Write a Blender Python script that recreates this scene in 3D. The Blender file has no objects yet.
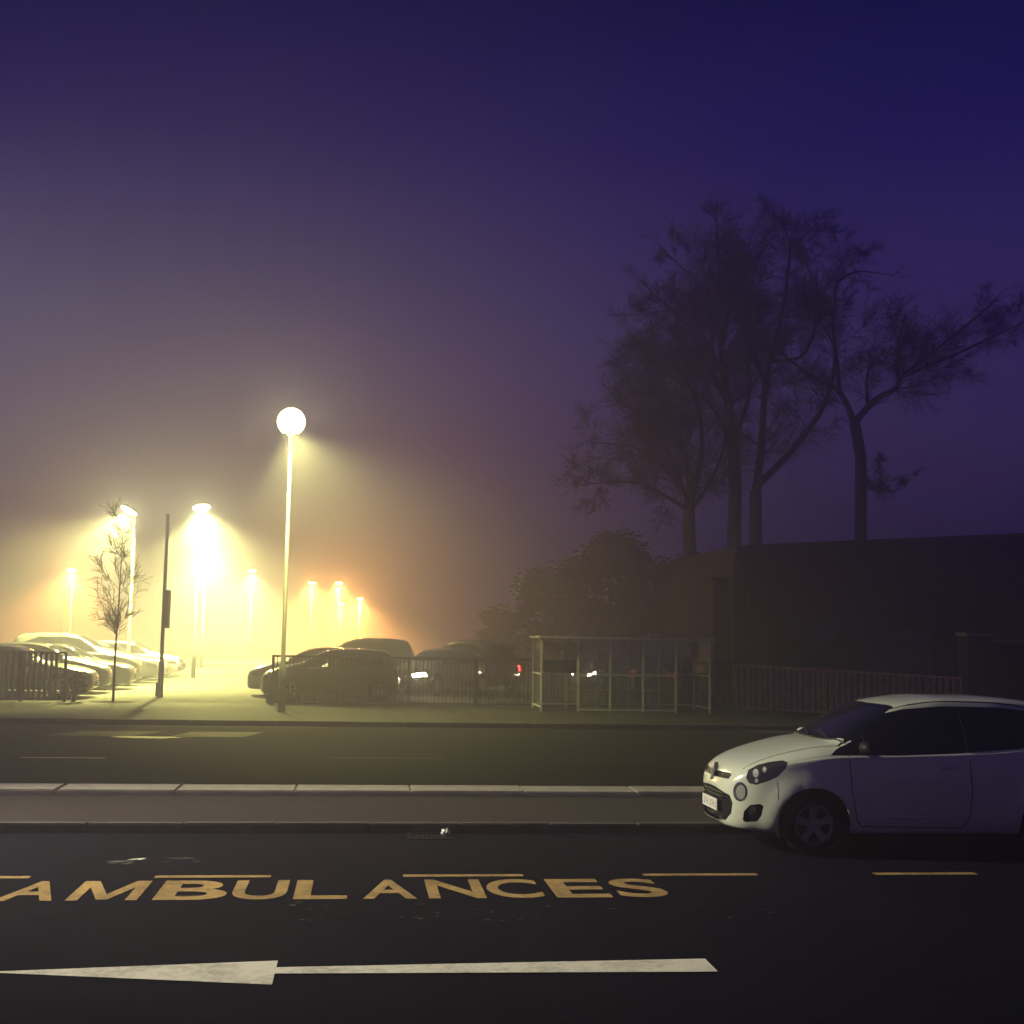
import bpy, bmesh, math, random
from math import sin, cos, pi, radians, sqrt, atan, tan, exp
from mathutils import Vector, Matrix
from mathutils.bvhtree import BVHTree

random.seed(7)
scn = bpy.context.scene
COL = scn.collection

# ------------------------------------------------------------------ camera
F = 1290.0                      # focal length in pixels of a 1024 px frame
CAM = Vector((0, 0, 1.98))
YAW, PITCH, ROLL = atan((512 - 362) / F), atan((637 - 512) / F), radians(1.0)
ROT = Matrix.Rotation(-YAW, 3, 'Z') @ Matrix.Rotation(pi / 2 + PITCH, 3, 'X') @ Matrix.Rotation(ROLL, 3, 'Z')
cam_d = bpy.data.cameras.new('camera')
cam_d.sensor_width = 36; cam_d.lens = 36 * F / 1024
cam_d.clip_start = .1; cam_d.clip_end = 3000
cam = bpy.data.objects.new('camera', cam_d); COL.objects.link(cam)
cam.matrix_world = Matrix.Translation(CAM) @ ROT.to_4x4()
scn.camera = cam

def ray(px, py):
    return (ROT @ Vector(((px - 512) / F, -(py - 512) / F, -1))).normalized()
def G(px, py, z=0.0):
    """point of the ground (height z) that stands at this place"""
    d = ray(px, py); t = (z - CAM.z) / d.z
    return CAM + d * t
def W(px, py, Y):
    """point at distance Y across the road"""
    d = ray(px, py); t = (Y - CAM.y) / d.y
    return CAM + d * t

# ------------------------------------------------------------------ materials
def mat(name, col, rough=.6, metal=0, noise=0, nscale=8, bump=0, bscale=60, coat=0, spec=.15, col2=None, detail=6, nrough=.65):
    m = bpy.data.materials.new(name); m.use_nodes = True
    nt = m.node_tree; b = nt.nodes['Principled BSDF']
    b.inputs['Base Color'].default_value = (*col, 1)
    b.inputs['Roughness'].default_value = rough
    b.inputs['Metallic'].default_value = metal
    b.inputs['Specular IOR Level'].default_value = spec
    if coat:
        b.inputs['Specular IOR Level'].default_value = max(spec, .5); b.inputs['Coat Weight'].default_value = coat; b.inputs['Coat Roughness'].default_value = .06
    tc = nt.nodes.new('ShaderNodeTexCoord')
    if noise:
        n = nt.nodes.new('ShaderNodeTexNoise'); n.inputs['Scale'].default_value = nscale; n.inputs['Detail'].default_value = detail
        n.inputs['Roughness'].default_value = nrough
        nt.links.new(tc.outputs['Object'], n.inputs['Vector'])
        mr = nt.nodes.new('ShaderNodeMapRange'); mr.inputs['From Min'].default_value = .3; mr.inputs['From Max'].default_value = .7
        nt.links.new(n.outputs['Fac'], mr.inputs['Value'])
        mx = nt.nodes.new('ShaderNodeMix'); mx.data_type = 'RGBA'
        c2 = col2 or tuple(c * (1 - noise) for c in col)
        c1 = col if col2 else tuple(min(1, c * (1 + noise)) for c in col)
        mx.inputs['A'].default_value = (*c2, 1); mx.inputs['B'].default_value = (*c1, 1)
        nt.links.new(mr.outputs['Result'], mx.inputs['Factor'])
        nt.links.new(mx.outputs['Result'], b.inputs['Base Color'])
    if bump:
        n2 = nt.nodes.new('ShaderNodeTexNoise'); n2.inputs['Scale'].default_value = bscale; n2.inputs['Detail'].default_value = 4
        nt.links.new(tc.outputs['Object'], n2.inputs['Vector'])
        bp = nt.nodes.new('ShaderNodeBump'); bp.inputs['Strength'].default_value = bump; bp.inputs['Distance'].default_value = .01
        nt.links.new(n2.outputs['Fac'], bp.inputs['Height'])
        nt.links.new(bp.outputs['Normal'], b.inputs['Normal'])
    return m

def emis(name, col, strength):
    m = bpy.data.materials.new(name); m.use_nodes = True
    nt = m.node_tree; b = nt.nodes['Principled BSDF']
    b.inputs['Base Color'].default_value = (.6, .6, .6, 1)
    b.inputs['Emission Color'].default_value = (*col, 1)
    b.inputs['Emission Strength'].default_value = strength
    return m

def worn_paint(name, col, wear=.45, road=(.022, .021, .024)):
    """thermoplastic road paint with chips through which the asphalt shows"""
    m = mat(name, col, .8, bump=.3, bscale=90, spec=.05)
    nt = m.node_tree; b = nt.nodes['Principled BSDF']
    tc = nt.nodes.new('ShaderNodeTexCoord')
    n = nt.nodes.new('ShaderNodeTexNoise'); n.inputs['Scale'].default_value = 14; n.inputs['Detail'].default_value = 9; n.inputs['Roughness'].default_value = .75
    nt.links.new(tc.outputs['Object'], n.inputs['Vector'])
    cr = nt.nodes.new('ShaderNodeValToRGB')
    cr.color_ramp.elements[0].position = wear - .12; cr.color_ramp.elements[0].color = (*[c * .35 + r * .65 for c, r in zip(col, road)], 1)
    cr.color_ramp.elements[1].position = wear + .1; cr.color_ramp.elements[1].color = (*col, 1)
    n3 = nt.nodes.new('ShaderNodeTexNoise'); n3.inputs['Scale'].default_value = 2.3; n3.inputs['Detail'].default_value = 3
    nt.links.new(tc.outputs['Object'], n3.inputs['Vector'])
    mm = nt.nodes.new('ShaderNodeMix'); mm.inputs['Factor'].default_value = .42
    nt.links.new(n.outputs['Fac'], mm.inputs['A']); nt.links.new(n3.outputs['Fac'], mm.inputs['B'])
    nt.links.new(mm.outputs['Result'], cr.inputs['Fac'])
    nt.links.new(cr.outputs['Color'], b.inputs['Base Color'])
    return m

M = {}
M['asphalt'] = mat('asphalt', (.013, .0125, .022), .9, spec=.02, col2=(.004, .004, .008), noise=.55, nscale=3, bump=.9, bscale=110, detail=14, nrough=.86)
M['asphalt_far'] = mat('asphalt_far', (.015, .0145, .016), .9, spec=.03, noise=.45, nscale=2, bump=.6, bscale=90, detail=12, nrough=.82)
M['pavement'] = mat('pavement', (.034, .032, .031), .7, noise=.25, nscale=1.6, bump=.3, bscale=60, detail=9)
M['ground'] = mat('ground', (.05, .05, .045), .9, noise=.3, nscale=.3)
M['carpark'] = mat('carpark', (.028, .027, .025), .8, noise=.25, nscale=.8, bump=.3, bscale=50, detail=8)
M['verge'] = mat('verge', (.036, .028, .027), .95, noise=.6, nscale=7, bump=1, bscale=40, detail=12, nrough=.8)
M['kerb_dark'] = mat('weathered_kerb', (.10, .092, .082), .85, noise=.3, nscale=5, bump=.4, bscale=70, detail=9, spec=.05)
M['kerb'] = mat('kerb', (.36, .33, .28), .75, noise=.22, nscale=5, bump=.4, bscale=70, detail=9)
M['yellow'] = worn_paint('yellow_paint', (.50, .33, .13), .49)
M['white'] = worn_paint('white_paint', (.76, .72, .60), .44)
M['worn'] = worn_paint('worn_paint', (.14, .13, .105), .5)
M['faint'] = worn_paint('faint_paint', (.07, .066, .06), .55)
M['galv'] = mat('galvanised_steel', (.35, .35, .34), .45, .6, noise=.2, nscale=6)
M['dark_metal'] = mat('dark_metal', (.03, .03, .03), .5, .3, noise=.3, nscale=10)
M['railing'] = mat('railing_paint', (.055, .05, .045), .5, 0, noise=.3, nscale=8)
M['railing_l'] = mat('weathered_railing', (.16, .13, .11), .6, 0, noise=.3, nscale=8)
M['wood'] = mat('fence_wood', (.56, .34, .27), .8, noise=.4, nscale=6)
M['bark'] = mat('bark', (.045, .04, .036), .9, noise=.4, nscale=7, bump=.8, bscale=20)
M['leaf'] = mat('evergreen_leaf', (.035, .045, .025), .7, noise=.4, nscale=3)
M['soil'] = mat('soil', (.035, .028, .022), .95, noise=.4, nscale=8)
M['slate'] = mat('roof_slate', (.022, .021, .024), .7, noise=.3, nscale=4)
M['alu'] = mat('aluminium', (.62, .62, .60), .5, .15, noise=.15, nscale=8)
M['fog_glow_panel'] = mat('fog_glow_tint', (.82, .68, .62), .5, noise=.1, nscale=3)  # pale tone standing in for bright fog seen through the shelter glass
M['board'] = mat('notice_board', (.03, .028, .03), .35, noise=.2, nscale=3)
M['pale_pole'] = mat('pale_pole_paint', (.72, .70, .64), .5, noise=.12, nscale=6)
M['pole'] = mat('dull_pole_steel', (.10, .10, .098), .6, .2, noise=.25, nscale=6)
M['rubber'] = mat('tyre_rubber', (.014, .014, .015), .8, noise=.2, nscale=20)
M['alloy'] = mat('alloy_rim', (.28, .28, .28), .45, .5, noise=.1, nscale=12)
M['black'] = mat('black_plastic', (.012, .012, .013), .45, noise=.3, nscale=30)
M['gap'] = mat('panel_gap', (.004, .004, .004), .9, noise=.3, nscale=30)
M['glass'] = mat('tinted_glass', (.006, .007, .010), .05, noise=.3, nscale=2, spec=.7)
M['lens'] = mat('lamp_lens', (.04, .04, .043), .08, noise=.2, nscale=20, coat=1)
M['chrome'] = mat('chrome', (.75, .75, .74), .12, 1, noise=.05, nscale=20)
M['plate'] = mat('number_plate', (.70, .68, .60), .4, noise=.05, nscale=10)
M['white_car'] = mat('white_car_paint', (.70, .73, .58), .32, noise=.03, nscale=2, coat=1)
M['amber'] = mat('indicator_lens', (.62, .60, .52), .12, noise=.1, nscale=30, coat=1)
M['indicator'] = mat('clear_indicator', (.34, .33, .29), .15, noise=.25, nscale=60, coat=1)
M['tail'] = mat('tail_lens', (.20, .012, .010), .15, noise=.2, nscale=20, coat=1)
M['paper'] = mat('white_paper', (.8, .78, .74), .7, noise=.1, nscale=20)
M['iron'] = mat('cast_iron', (.006, .006, .007), .8, 0, noise=.3, nscale=25)
for k, c in dict(black_car=(.012, .012, .014), grey_car=(.10, .10, .105), silver_car=(.35, .35, .35), blue_car=(.02, .03, .07), red_car=(.16, .02, .02), pale_car=(.55, .54, .5)).items():
    M[k] = mat(k, c, .3, .3 if k == 'silver_car' else 0, noise=.05, nscale=2, coat=1)
M['head_on'] = emis('headlight_on', (1, .90, .55), 70)
M['head_dim'] = emis('headlight_dim', (1, .90, .6), 5)
M['tail_on'] = emis('tail_light_on', (1, .02, .015), 22)
M['tail_dim'] = emis('tail_light_dim', (1, .06, .05), .5)
M['lamp_yellow'] = emis('lamp_lens_yellow', (1, .92, .34), 14)
M['lamp_assumed'] = emis('lamp_lens_assumed', (1, .92, .6), 10)
M['lamp_globe'] = emis('lamp_globe_yellow', (1, .92, .36), 14)
M['lamp_orange'] = emis('lamp_lens_orange', (1, .44, .09), 14)

for k in ('lamp_yellow', 'lamp_globe', 'lamp_orange', 'lamp_assumed'): M[k].cycles.emission_sampling = 'NONE'

def brick_mat():
    m = mat('brick', (.16, .09, .065), .85)
    nt = m.node_tree; b = nt.nodes['Principled BSDF']
    tc = nt.nodes.new('ShaderNodeTexCoord'); mp = nt.nodes.new('ShaderNodeMapping')
    mp.inputs['Rotation'].default_value = (pi / 2, 0, 0)
    br = nt.nodes.new('ShaderNodeTexBrick'); br.inputs['Scale'].default_value = 4.4
    br.inputs['Color1'].default_value = (.04, .028, .026, 1); br.inputs['Color2'].default_value = (.03, .022, .021, 1)
    br.inputs['Mortar'].default_value = (.045, .04, .038, 1)
    nt.links.new(tc.outputs['Object'], mp.inputs['Vector']); nt.links.new(mp.outputs['Vector'], br.inputs['Vector'])
    nt.links.new(br.outputs['Color'], b.inputs['Base Color'])
    return m
M['brick'] = brick_mat()

def pane_mat():
    m = bpy.data.materials.new('clear_pane'); m.use_nodes = True
    nt = m.node_tree; nt.nodes.clear()
    o = nt.nodes.new('ShaderNodeOutputMaterial'); t = nt.nodes.new('ShaderNodeBsdfTransparent'); g = nt.nodes.new('ShaderNodeBsdfGlossy')
    d = nt.nodes.new('ShaderNodeBsdfDiffuse'); n = nt.nodes.new('ShaderNodeTexNoise'); n.inputs['Scale'].default_value = 3
    cr = nt.nodes.new('ShaderNodeMapRange'); cr.inputs['To Min'].default_value = .03; cr.inputs['To Max'].default_value = .14
    nt.links.new(n.outputs['Fac'], cr.inputs['Value'])
    t.inputs['Color'].default_value = (.9, .92, .9, 1); g.inputs['Roughness'].default_value = .05
    d.inputs['Color'].default_value = (.5, .5, .48, 1)
    m1 = nt.nodes.new('ShaderNodeMixShader'); m2 = nt.nodes.new('ShaderNodeMixShader'); m1.inputs[0].default_value = .06
    nt.links.new(t.outputs[0], m1.inputs[1]); nt.links.new(g.outputs[0], m1.inputs[2])
    nt.links.new(cr.outputs['Result'], m2.inputs[0])
    nt.links.new(m1.outputs[0], m2.inputs[1]); nt.links.new(d.outputs[0], m2.inputs[2])
    nt.links.new(m2.outputs[0], o.inputs['Surface'])
    return m
M['pane'] = pane_mat()

# ------------------------------------------------------------------ mesh helpers
class MB:
    def __init__(s): s.v = []; s.f = []
    def add(s, vs, fs):
        b = len(s.v); s.v += [tuple(v) for v in vs]; s.f += [tuple(i + b for i in f) for f in fs]
    def box(s, x0, x1, y0, y1, z0, z1, rot=0, c=(0, 0, 0)):
        vs = [(x, y, z) for x in (x0, x1) for y in (y0, y1) for z in (z0, z1)]
        R = Matrix.Rotation(rot, 3, 'Z')
        vs = [R @ Vector(v) + Vector(c) for v in vs]
        s.add(vs, [(0, 1, 3, 2), (4, 6, 7, 5), (0, 4, 5, 1), (2, 3, 7, 6), (0, 2, 6, 4), (1, 5, 7, 3)])
    def bar(s, a, b, w, h):
        """box beam from a to b, w wide and h high"""
        a, b = Vector(a), Vector(b); d = (b - a).normalized()
        up = Vector((0, 0, 1)) if abs(d.z) < .95 else Vector((0, 1, 0))
        u = d.cross(up).normalized() * w / 2; v = u.normalized().cross(d) * h / 2
        vs = [p + su * u + sv * v for p in (a, b) for su, sv in ((-1, -1), (1, -1), (1, 1), (-1, 1))]
        s.add(vs, [(0, 3, 2, 1), (4, 5, 6, 7), (0, 1, 5, 4), (1, 2, 6, 5), (2, 3, 7, 6), (3, 0, 4, 7)])
    def tube(s, pts, rad, n=8, caps=True):
        pts = [Vector(p) for p in pts]; rings = []
        ref = None; base = len(s.v)
        for i, p in enumerate(pts):
            d = (pts[min(i + 1, len(pts) - 1)] - pts[max(i - 1, 0)])
            if d.length < 1e-9: d = Vector((0, 0, 1))
            d.normalize()
            if ref is None: ref = Vector((1, 0, 0)) if abs(d.x) < .8 else Vector((0, 1, 0))
            u = (ref - d * ref.dot(d)).normalized(); ref = u; w = d.cross(u)
            r = rad[i] if isinstance(rad, (list, tuple)) else rad
            s.v += [tuple(p + (u * cos(2 * pi * k / n) + w * sin(2 * pi * k / n)) * r) for k in range(n)]
        for i in range(len(pts) - 1):
            for k in range(n):
                a = base + i * n + k; b = base + i * n + (k + 1) % n
                s.f.append((a, b, b + n, a + n))
        if caps:
            s.f.append(tuple(base + k for k in reversed(range(n))))
            e = base + (len(pts) - 1) * n; s.f.append(tuple(e + k for k in range(n)))
    def lathe(s, prof, c, axis='Z', n=24):
        """prof: list of (r, h); revolve about axis through c"""
        base = len(s.v)
        for r, h in prof:
            for k in range(n):
                a = 2 * pi * k / n; p = (r * cos(a), r * sin(a), h)
                if axis == 'Y': p = (r * cos(a), h, r * sin(a))
                if axis == 'X': p = (h, r * cos(a), r * sin(a))
                s.v.append((p[0] + c[0], p[1] + c[1], p[2] + c[2]))
        for i in range(len(prof) - 1):
            for k in range(n):
                a = base + i * n + k; b = base + i * n + (k + 1) % n
                s.f.append((a, b, b + n, a + n))
    def poly(s, pts): s.add(pts, [tuple(range(len(pts)))])
    def build(s, name, m, parent=None, smooth=False, loc=None, bevel=0):
        me = bpy.data.meshes.new(name); me.from_pydata(s.v, [], s.f); me.update()
        bm = bmesh.new(); bm.from_mesh(me); bmesh.ops.recalc_face_normals(bm, faces=bm.faces)
        if bevel:
            bmesh.ops.bevel(bm, geom=[e for e in bm.edges if len(e.link_faces) == 2 and e.calc_face_angle(0) > .6], offset=bevel, segments=2, affect='EDGES')
        bm.to_mesh(me); bm.free()
        return link(name, me, m, parent, smooth, loc)

def link(name, me, m, parent=None, smooth=False, loc=None):
    o = bpy.data.objects.new(name, me); COL.objects.link(o)
    for mm in (m if isinstance(m, (list, tuple)) else [m]): me.materials.append(mm)
    if smooth:
        for p in me.polygons: p.use_smooth = True
    if loc is not None: o.location = loc
    if parent: o.parent = parent
    return o

def tag(o, label=None, cat=None, group=None, kind=None):
    if label: o['label'] = label
    if cat: o['category'] = cat
    if group: o['group'] = group
    if kind: o['kind'] = kind
    return o
def empty(name, loc=(0, 0, 0), rz=0):
    o = bpy.data.objects.new(name, None); COL.objects.link(o); o.location = loc; o.rotation_euler = (0, 0, rz); o.empty_display_size = .2
    return o
def copy_tree(o, parent=None):
    c = o.copy(); COL.objects.link(c)
    if parent: c.parent = parent
    for ch in list(o.children): copy_tree(ch, c)
    return c
def struct(o, label=None):
    o['kind'] = 'structure'
    if label: o['label'] = label
    return o

# ------------------------------------------------------------------ ground, roads, pavements
PZ = .10                       # height of pavements
YK0, YK1 = 13.25, 16.25        # central reservation, near edge to far edge
YF = 28.2                      # kerb of the far pavement
mb = MB(); mb.box(-300, 300, -40, 320, -.6, -.02); struct(mb.build('ground', M['ground']))
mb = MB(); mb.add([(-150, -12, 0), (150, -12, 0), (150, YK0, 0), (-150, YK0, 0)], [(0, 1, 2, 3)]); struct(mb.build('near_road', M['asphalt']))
mb = MB(); mb.add([(-150, YK1, 0), (150, YK1, 0), (150, YF, 0), (-150, YF, 0)], [(0, 1, 2, 3)]); struct(mb.build('far_road', M['asphalt_far']))
# reservation: kerb stones either side of a worn verge; the far kerb stands a little above it
mb = MB()
x = -62.0
while x < 62:
    g = .006
    mb.box(x + g, x + .914 - g, YK0, YK0 + .125, -.1, .095 + random.uniform(-.003, .003)); x += .914
kerb_near = mb.build('kerb', M['kerb_dark'], bevel=.012); struct(kerb_near)
mb = MB(); mb.box(-62, 62, YK0 + .128, YK1 - .62, -.1, .075); struct(mb.build('verge', M['verge']))
mb = MB()
jx = G(62, 786, .13).x
x = jx - 60 * .914 * 1.5
while x < 62:
    g = .03 if abs(x - jx) < .05 else .0012
    vs = []
    mb.box(x + g, x + 1.371 - g * .2, YK1 - .6, YK1, -.1, .135 + random.uniform(-.003, .003)); x += 1.371
struct(mb.build('kerb', M['kerb'], bevel=.015))
# far pavement with its kerb
mb = MB(); mb.box(-62, 62, YF + .15, 35.2, -.1, PZ); struct(mb.build('pavement', M['pavement']))
mb = MB(); x = -62.0
while x < 62:
    mb.box(x + .005, x + .909, YF, YF + .147, -.1, PZ + .012 + random.uniform(-.003, .003)); x += .914
struct(mb.build('kerb', M['kerb_dark'], bevel=.012))
# car park behind
mb = MB(); mb.box(-62, 62, 35.203, 180, -.1, PZ - .006); struct(mb.build('car_park', M['carpark']))
mb = MB()
for k in range(13):
    y = 36.6 + 2.7 * k
    mb.box(-12.4, -7.6, y - .05, y + .05, PZ - .003, PZ - .001); mb.box(-2.5, 2.3, y - .05, y + .05, PZ - .003, PZ - .001)
struct(mb.build('road_marking', M['worn']))

# ------------------------------------------------------------------ road markings of the near road
ZM = .005
def glyph(ch):
    if ch == 'M':
        return [(0, 0), (.17, 0), (.17, .66), (.42, .04), (.58, .04), (.83, .66), (.83, 0), (1, 0), (1, 1), (.78, 1), (.5, .30), (.22, 1), (0, 1)], [tuple(range(13))]
    cu = bpy.data.curves.new('glyph', 'FONT'); cu.body = ch; cu.offset = .022; cu.fill_mode = 'FRONT'; cu.resolution_u = 6
    o = bpy.data.objects.new('glyph', cu); COL.objects.link(o)
    bpy.context.view_layer.update()
    me = bpy.data.meshes.new_from_object(o.evaluated_get(bpy.context.evaluated_depsgraph_get()))
    bpy.data.objects.remove(o); bpy.data.curves.remove(cu)
    vs = [v.co.copy() for v in me.vertices]; fs = [tuple(p.vertices) for p in me.polygons]
    bpy.data.meshes.remove(me)
    x0 = min(v.x for v in vs); x1 = max(v.x for v in vs); y0 = min(v.y for v in vs); y1 = max(v.y for v in vs)
    return [((v.x - x0) / (x1 - x0), (v.y - y0) / (y1 - y0)) for v in vs], fs
TY0 = G(350, 899.5).y; TY1 = G(350, 880.5).y
mb = MB()
def at_y(px, Y):               # x on the road where this column meets the line Y
    lo, hi = 640.0, 1100.0
    for _ in range(40):
        mid = (lo + hi) / 2
        if G(px, mid).y > Y: lo = mid
        else: hi = mid
    return G(px, lo).x
for ch, a, b in (('A', -8, 52), ('M', 65, 140), ('B', 152, 224), ('U', 222, 285), ('L', 293, 347), ('A', 363, 417), ('N', 429, 487), ('C', 491, 546), ('E', 557, 613), ('S', 622, 673)):
    vs, fs = glyph(ch)
    X0, X1 = at_y(a, TY0 + .02), at_y(b, TY0 + .02)
    if ch == 'M': X1 = at_y(137, TY0 + .02)
    if ch == 'U': X0, X1 = X0 + .05, X1
    mb.add([(X0 + u * (X1 - X0), TY0 + v * (TY1 - TY0), ZM) for u, v in vs], fs)
struct(mb.build('road_lettering', M['yellow']), 'yellow word AMBULANCES painted on the dark near road')
YL = G(460, 876).y
for a, b in ((155, 271), (403, 523), (643, 757), (874, 976), (-90, 30)):
    mb = MB(); X0, X1 = at_y(a, YL), at_y(b, YL)
    mb.add([(X0, YL - .05, ZM), (X1, YL - .05, ZM), (X1, YL + .05, ZM), (X0, YL + .05, ZM)], [(0, 1, 2, 3)])
    struct(mb.build('road_marking', M['yellow']))
mb = MB()
mb.poly([G(p, q, ZM) for p, q in ((-20, 972), (278, 960.5), (272, 984.5))])
mb.poly([G(p, q, ZM + .002) for p, q in ((274, 973.5), (276, 967.2), (705, 958.5), (718, 971.5))])
struct(mb.build('road_marking', M['white']), 'white arrow pointing left on the near road')
def blot(name, c, rx, ry, m, n=22, z=ZM, jag=.35):
    mb = MB(); ph = [random.uniform(1 - jag, 1 + jag) for _ in range(n)]
    mb.poly([(c.x + rx * ph[k] * cos(2 * pi * k / n), c.y + ry * ph[k] * sin(2 * pi * k / n), z) for k in range(n)])
    return struct(mb.build(name, m))
for px, py, rx, ry, m in ((122, 862, .10, .05, 'worn'), (139, 859.5, .07, .035, 'white'), (113, 864, .05, .03, 'faint'), (128, 864, .04, .03, 'worn'), (180, 859, .11, .06, 'faint'), (166, 862, .04, .03, 'faint'), (196, 862, .03, .05, 'faint')):
    blot('stain_and_glint', G(px, py), rx, ry, M[m], jag=.6)
mb = MB()                       # chips of old paint below the lettering
for _ in range(46):
    c = G(random.choice((random.gauss(440, 25), random.gauss(500, 30), random.gauss(320, 20), random.uniform(600, 800))), random.gauss(913, 5))
    n = 6; r = random.uniform(.006, .022)
    mb.poly([(c.x + 1.6 * r * random.uniform(.5, 1.3) * cos(2 * pi * k / n), c.y + r * random.uniform(.5, 1.3) * sin(2 * pi * k / n), ZM) for k in range(n)])
struct(mb.build('stain_and_glint', M['worn']))
# far road markings
def strip(a, b, py, depth, m, name='road_marking', skew=0):
    A, B = G(a, py), G(b, py); Y = (A.y + B.y) / 2
    mb = MB(); mb.add([(A.x, Y - depth / 2, ZM), (B.x, Y - depth / 2, ZM), (B.x + skew, Y + depth / 2, ZM), (A.x + skew, Y + depth / 2, ZM)], [(0, 1, 2, 3)])
    return struct(mb.build(name, M[m]))
strip(20, 106, 758, .12, 'white'); strip(330, 445, 758.5, .12, 'worn'); strip(545, 650, 761, .12, 'faint'); strip(-200, -90, 757, .12, 'white')
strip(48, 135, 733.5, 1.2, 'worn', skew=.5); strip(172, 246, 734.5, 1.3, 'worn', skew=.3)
blot('stain_and_glint', G(146, 737.5), .55, .22, M['white'], jag=.3)  # bright puddle reflection imitated by a blot of white paint
strip(30, 330, 726.5, .12, 'worn'); strip(340, 740, 729, .12, 'faint')
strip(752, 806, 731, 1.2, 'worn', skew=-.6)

# gully grate and litter at the kerb
def thing_mesh(mb, name, m, label, cat, group=None, smooth=False, bevel=0):
    return tag(mb.build(name, m, smooth=smooth, bevel=bevel), label, cat, group)
g0 = G(428, 831.5); g0.y = YK0 - .25
root = tag(empty('gully_grate', (g0.x, g0.y, 0)), 'black iron drain grate set in the road below the kerb', 'drain grate')
mb = MB(); mb.box(-.22, .22, -.2, -.16, 0, .012); mb.box(-.22, .22, .16, .2, 0, .012); mb.box(-.22, -.185, -.16, .16, 0, .012); mb.box(.185, .22, -.16, .16, 0, .012)
mb.build('frame', M['iron'], root)
mb = MB()
for k in range(8): mb.box(-.165 + k * .045, -.145 + k * .045, -.157, .157, .001, .010)
mb.build('slats', M['iron'], root)
mb = MB(); mb.add([(-.185, -.16, .0006), (.185, -.16, .0006), (.185, .16, .0006), (-.185, .16, .0006)], [(0, 1, 2, 3)]); mb.build('pit', M['gap'], root)
bm = bmesh.new(); bmesh.ops.create_icosphere(bm, subdivisions=3, radius=.05)
for v in bm.verts: v.co *= random.uniform(.62, 1.15); v.co.z *= .75; v.co.z += .03
me = bpy.data.meshes.new('crumpled_paper'); bm.to_mesh(me); bm.free()
p = G(443, 829); p.y = 13.08; tag(link('crumpled_paper', me, M['paper'], loc=(p.x, p.y, .008)), 'small crumpled scrap of white paper lying by the drain', 'litter')

# ------------------------------------------------------------------ cars
def curve(pts):
    """smooth monotone-ish cubic through control points"""
    xs = [p[0] for p in pts]; ys = [p[1] for p in pts]; n = len(xs)
    d = [(ys[i + 1] - ys[i]) / (xs[i + 1] - xs[i]) for i in range(n - 1)]
    m = [d[0]] + [0 if d[i - 1] * d[i] <= 0 else 2 * d[i - 1] * d[i] / (d[i - 1] + d[i]) for i in range(1, n - 1)] + [d[-1]]
    def f(x):
        if x <= xs[0]: return ys[0]
        if x >= xs[-1]: return ys[-1]
        i = max(k for k in range(n - 1) if xs[k] <= x)
        h = xs[i + 1] - xs[i]; t = (x - xs[i]) / h
        return (2 * t**3 - 3 * t**2 + 1) * ys[i] + (t**3 - 2 * t**2 + t) * h * m[i] + (-2 * t**3 + 3 * t**2) * ys[i + 1] + (t**3 - t**2) * h * m[i + 1]
    return f
def catmull(P, sub):
    out = []
    for i in range(len(P) - 1):
        p0, p1, p2, p3 = P[max(i - 1, 0)], P[i], P[i + 1], P[min(i + 2, len(P) - 1)]
        if i == 0: p0 = (-p2[0] + 2 * p1[0], p2[1]) if False else (-P[1][0], P[1][1])
        if i + 2 > len(P) - 1: p3 = (-P[-2][0], P[-2][1])
        for k in range(sub):
            t = k / sub
            out.append(tuple(.5 * (2 * p1[j] + (p2[j] - p0[j]) * t + (2 * p0[j] - 5 * p1[j] + 4 * p2[j] - p3[j]) * t * t + (3 * p1[j] - p0[j] - 3 * p2[j] + p3[j]) * t**3) for j in (0, 1)))
    out.append(P[-1]); return out

def body_bm(S, nx, sub):
    zb, zt, wm, zs, wr = (curve(S[k]) for k in ('zb', 'zt', 'wm', 'zs', 'wr'))
    L = S['L']; bm = bmesh.new(); rings = []
    st = [L * (.5 - .5 * cos(pi * (.0 + i / nx))) for i in range(nx + 1)]
    for x in st:
        b, t, w, s, r = zb(x), zt(x), wm(x), zs(x), wr(x)
        s = min(s, t - .02)
        side = b + .42 * (s - b); hgt = t - s
        rw = w * r
        P = [(0, b), (.72 * w, b), (.93 * w, b + .045), (w, side), (.985 * w, s - .05), (.955 * w, s + .012 * 1)]
        if hgt > .16: P += [(rw + (.955 * w - rw) * .45, s + hgt * .5), (rw, t - .085), (rw * .86, t - .03), (rw * .5, t - .007), (0, t)]
        else:
            q = hgt / .16
            P += [(.9 * w, s + hgt * .35), (.80 * w, s + hgt * .62), (.62 * w, s + hgt * .84), (.35 * w, s + hgt * .96), (0, t)]
        prof = catmull(P, sub)
        half = [(max(0, y), z) for y, z in prof]
        ring = [bm.verts.new((x, -y, z)) for y, z in half]
        ring2 = [ring[0]] + [bm.verts.new((x, y, z)) for y, z in half[1:-1]] + [ring[-1]]
        rings.append((ring, ring2))
    for i in range(len(rings) - 1):
        for q in (0, 1):
            a, c = rings[i][q], rings[i + 1][q]
            for k in range(len(a) - 1):
                bm.faces.new((a[k], c[k], c[k + 1], a[k + 1]) if q else (a[k], a[k + 1], c[k + 1], c[k]))
    for e in (0, -1):
        a, c = rings[e]
        loop = list(a) + list(reversed(c[1:-1]))
        bm.faces.new(loop)
    bmesh.ops.recalc_face_normals(bm, faces=bm.faces)
    return bm

def pip(u, v, poly):
    c = False; n = len(poly)
    for i in range(n):
        x1, y1 = poly[i]; x2, y2 = poly[(i + 1) % n]
        if (y1 > v) != (y2 > v) and u < (x2 - x1) * (v - y1) / (y2 - y1) + x1: c = not c
    return c

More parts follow.
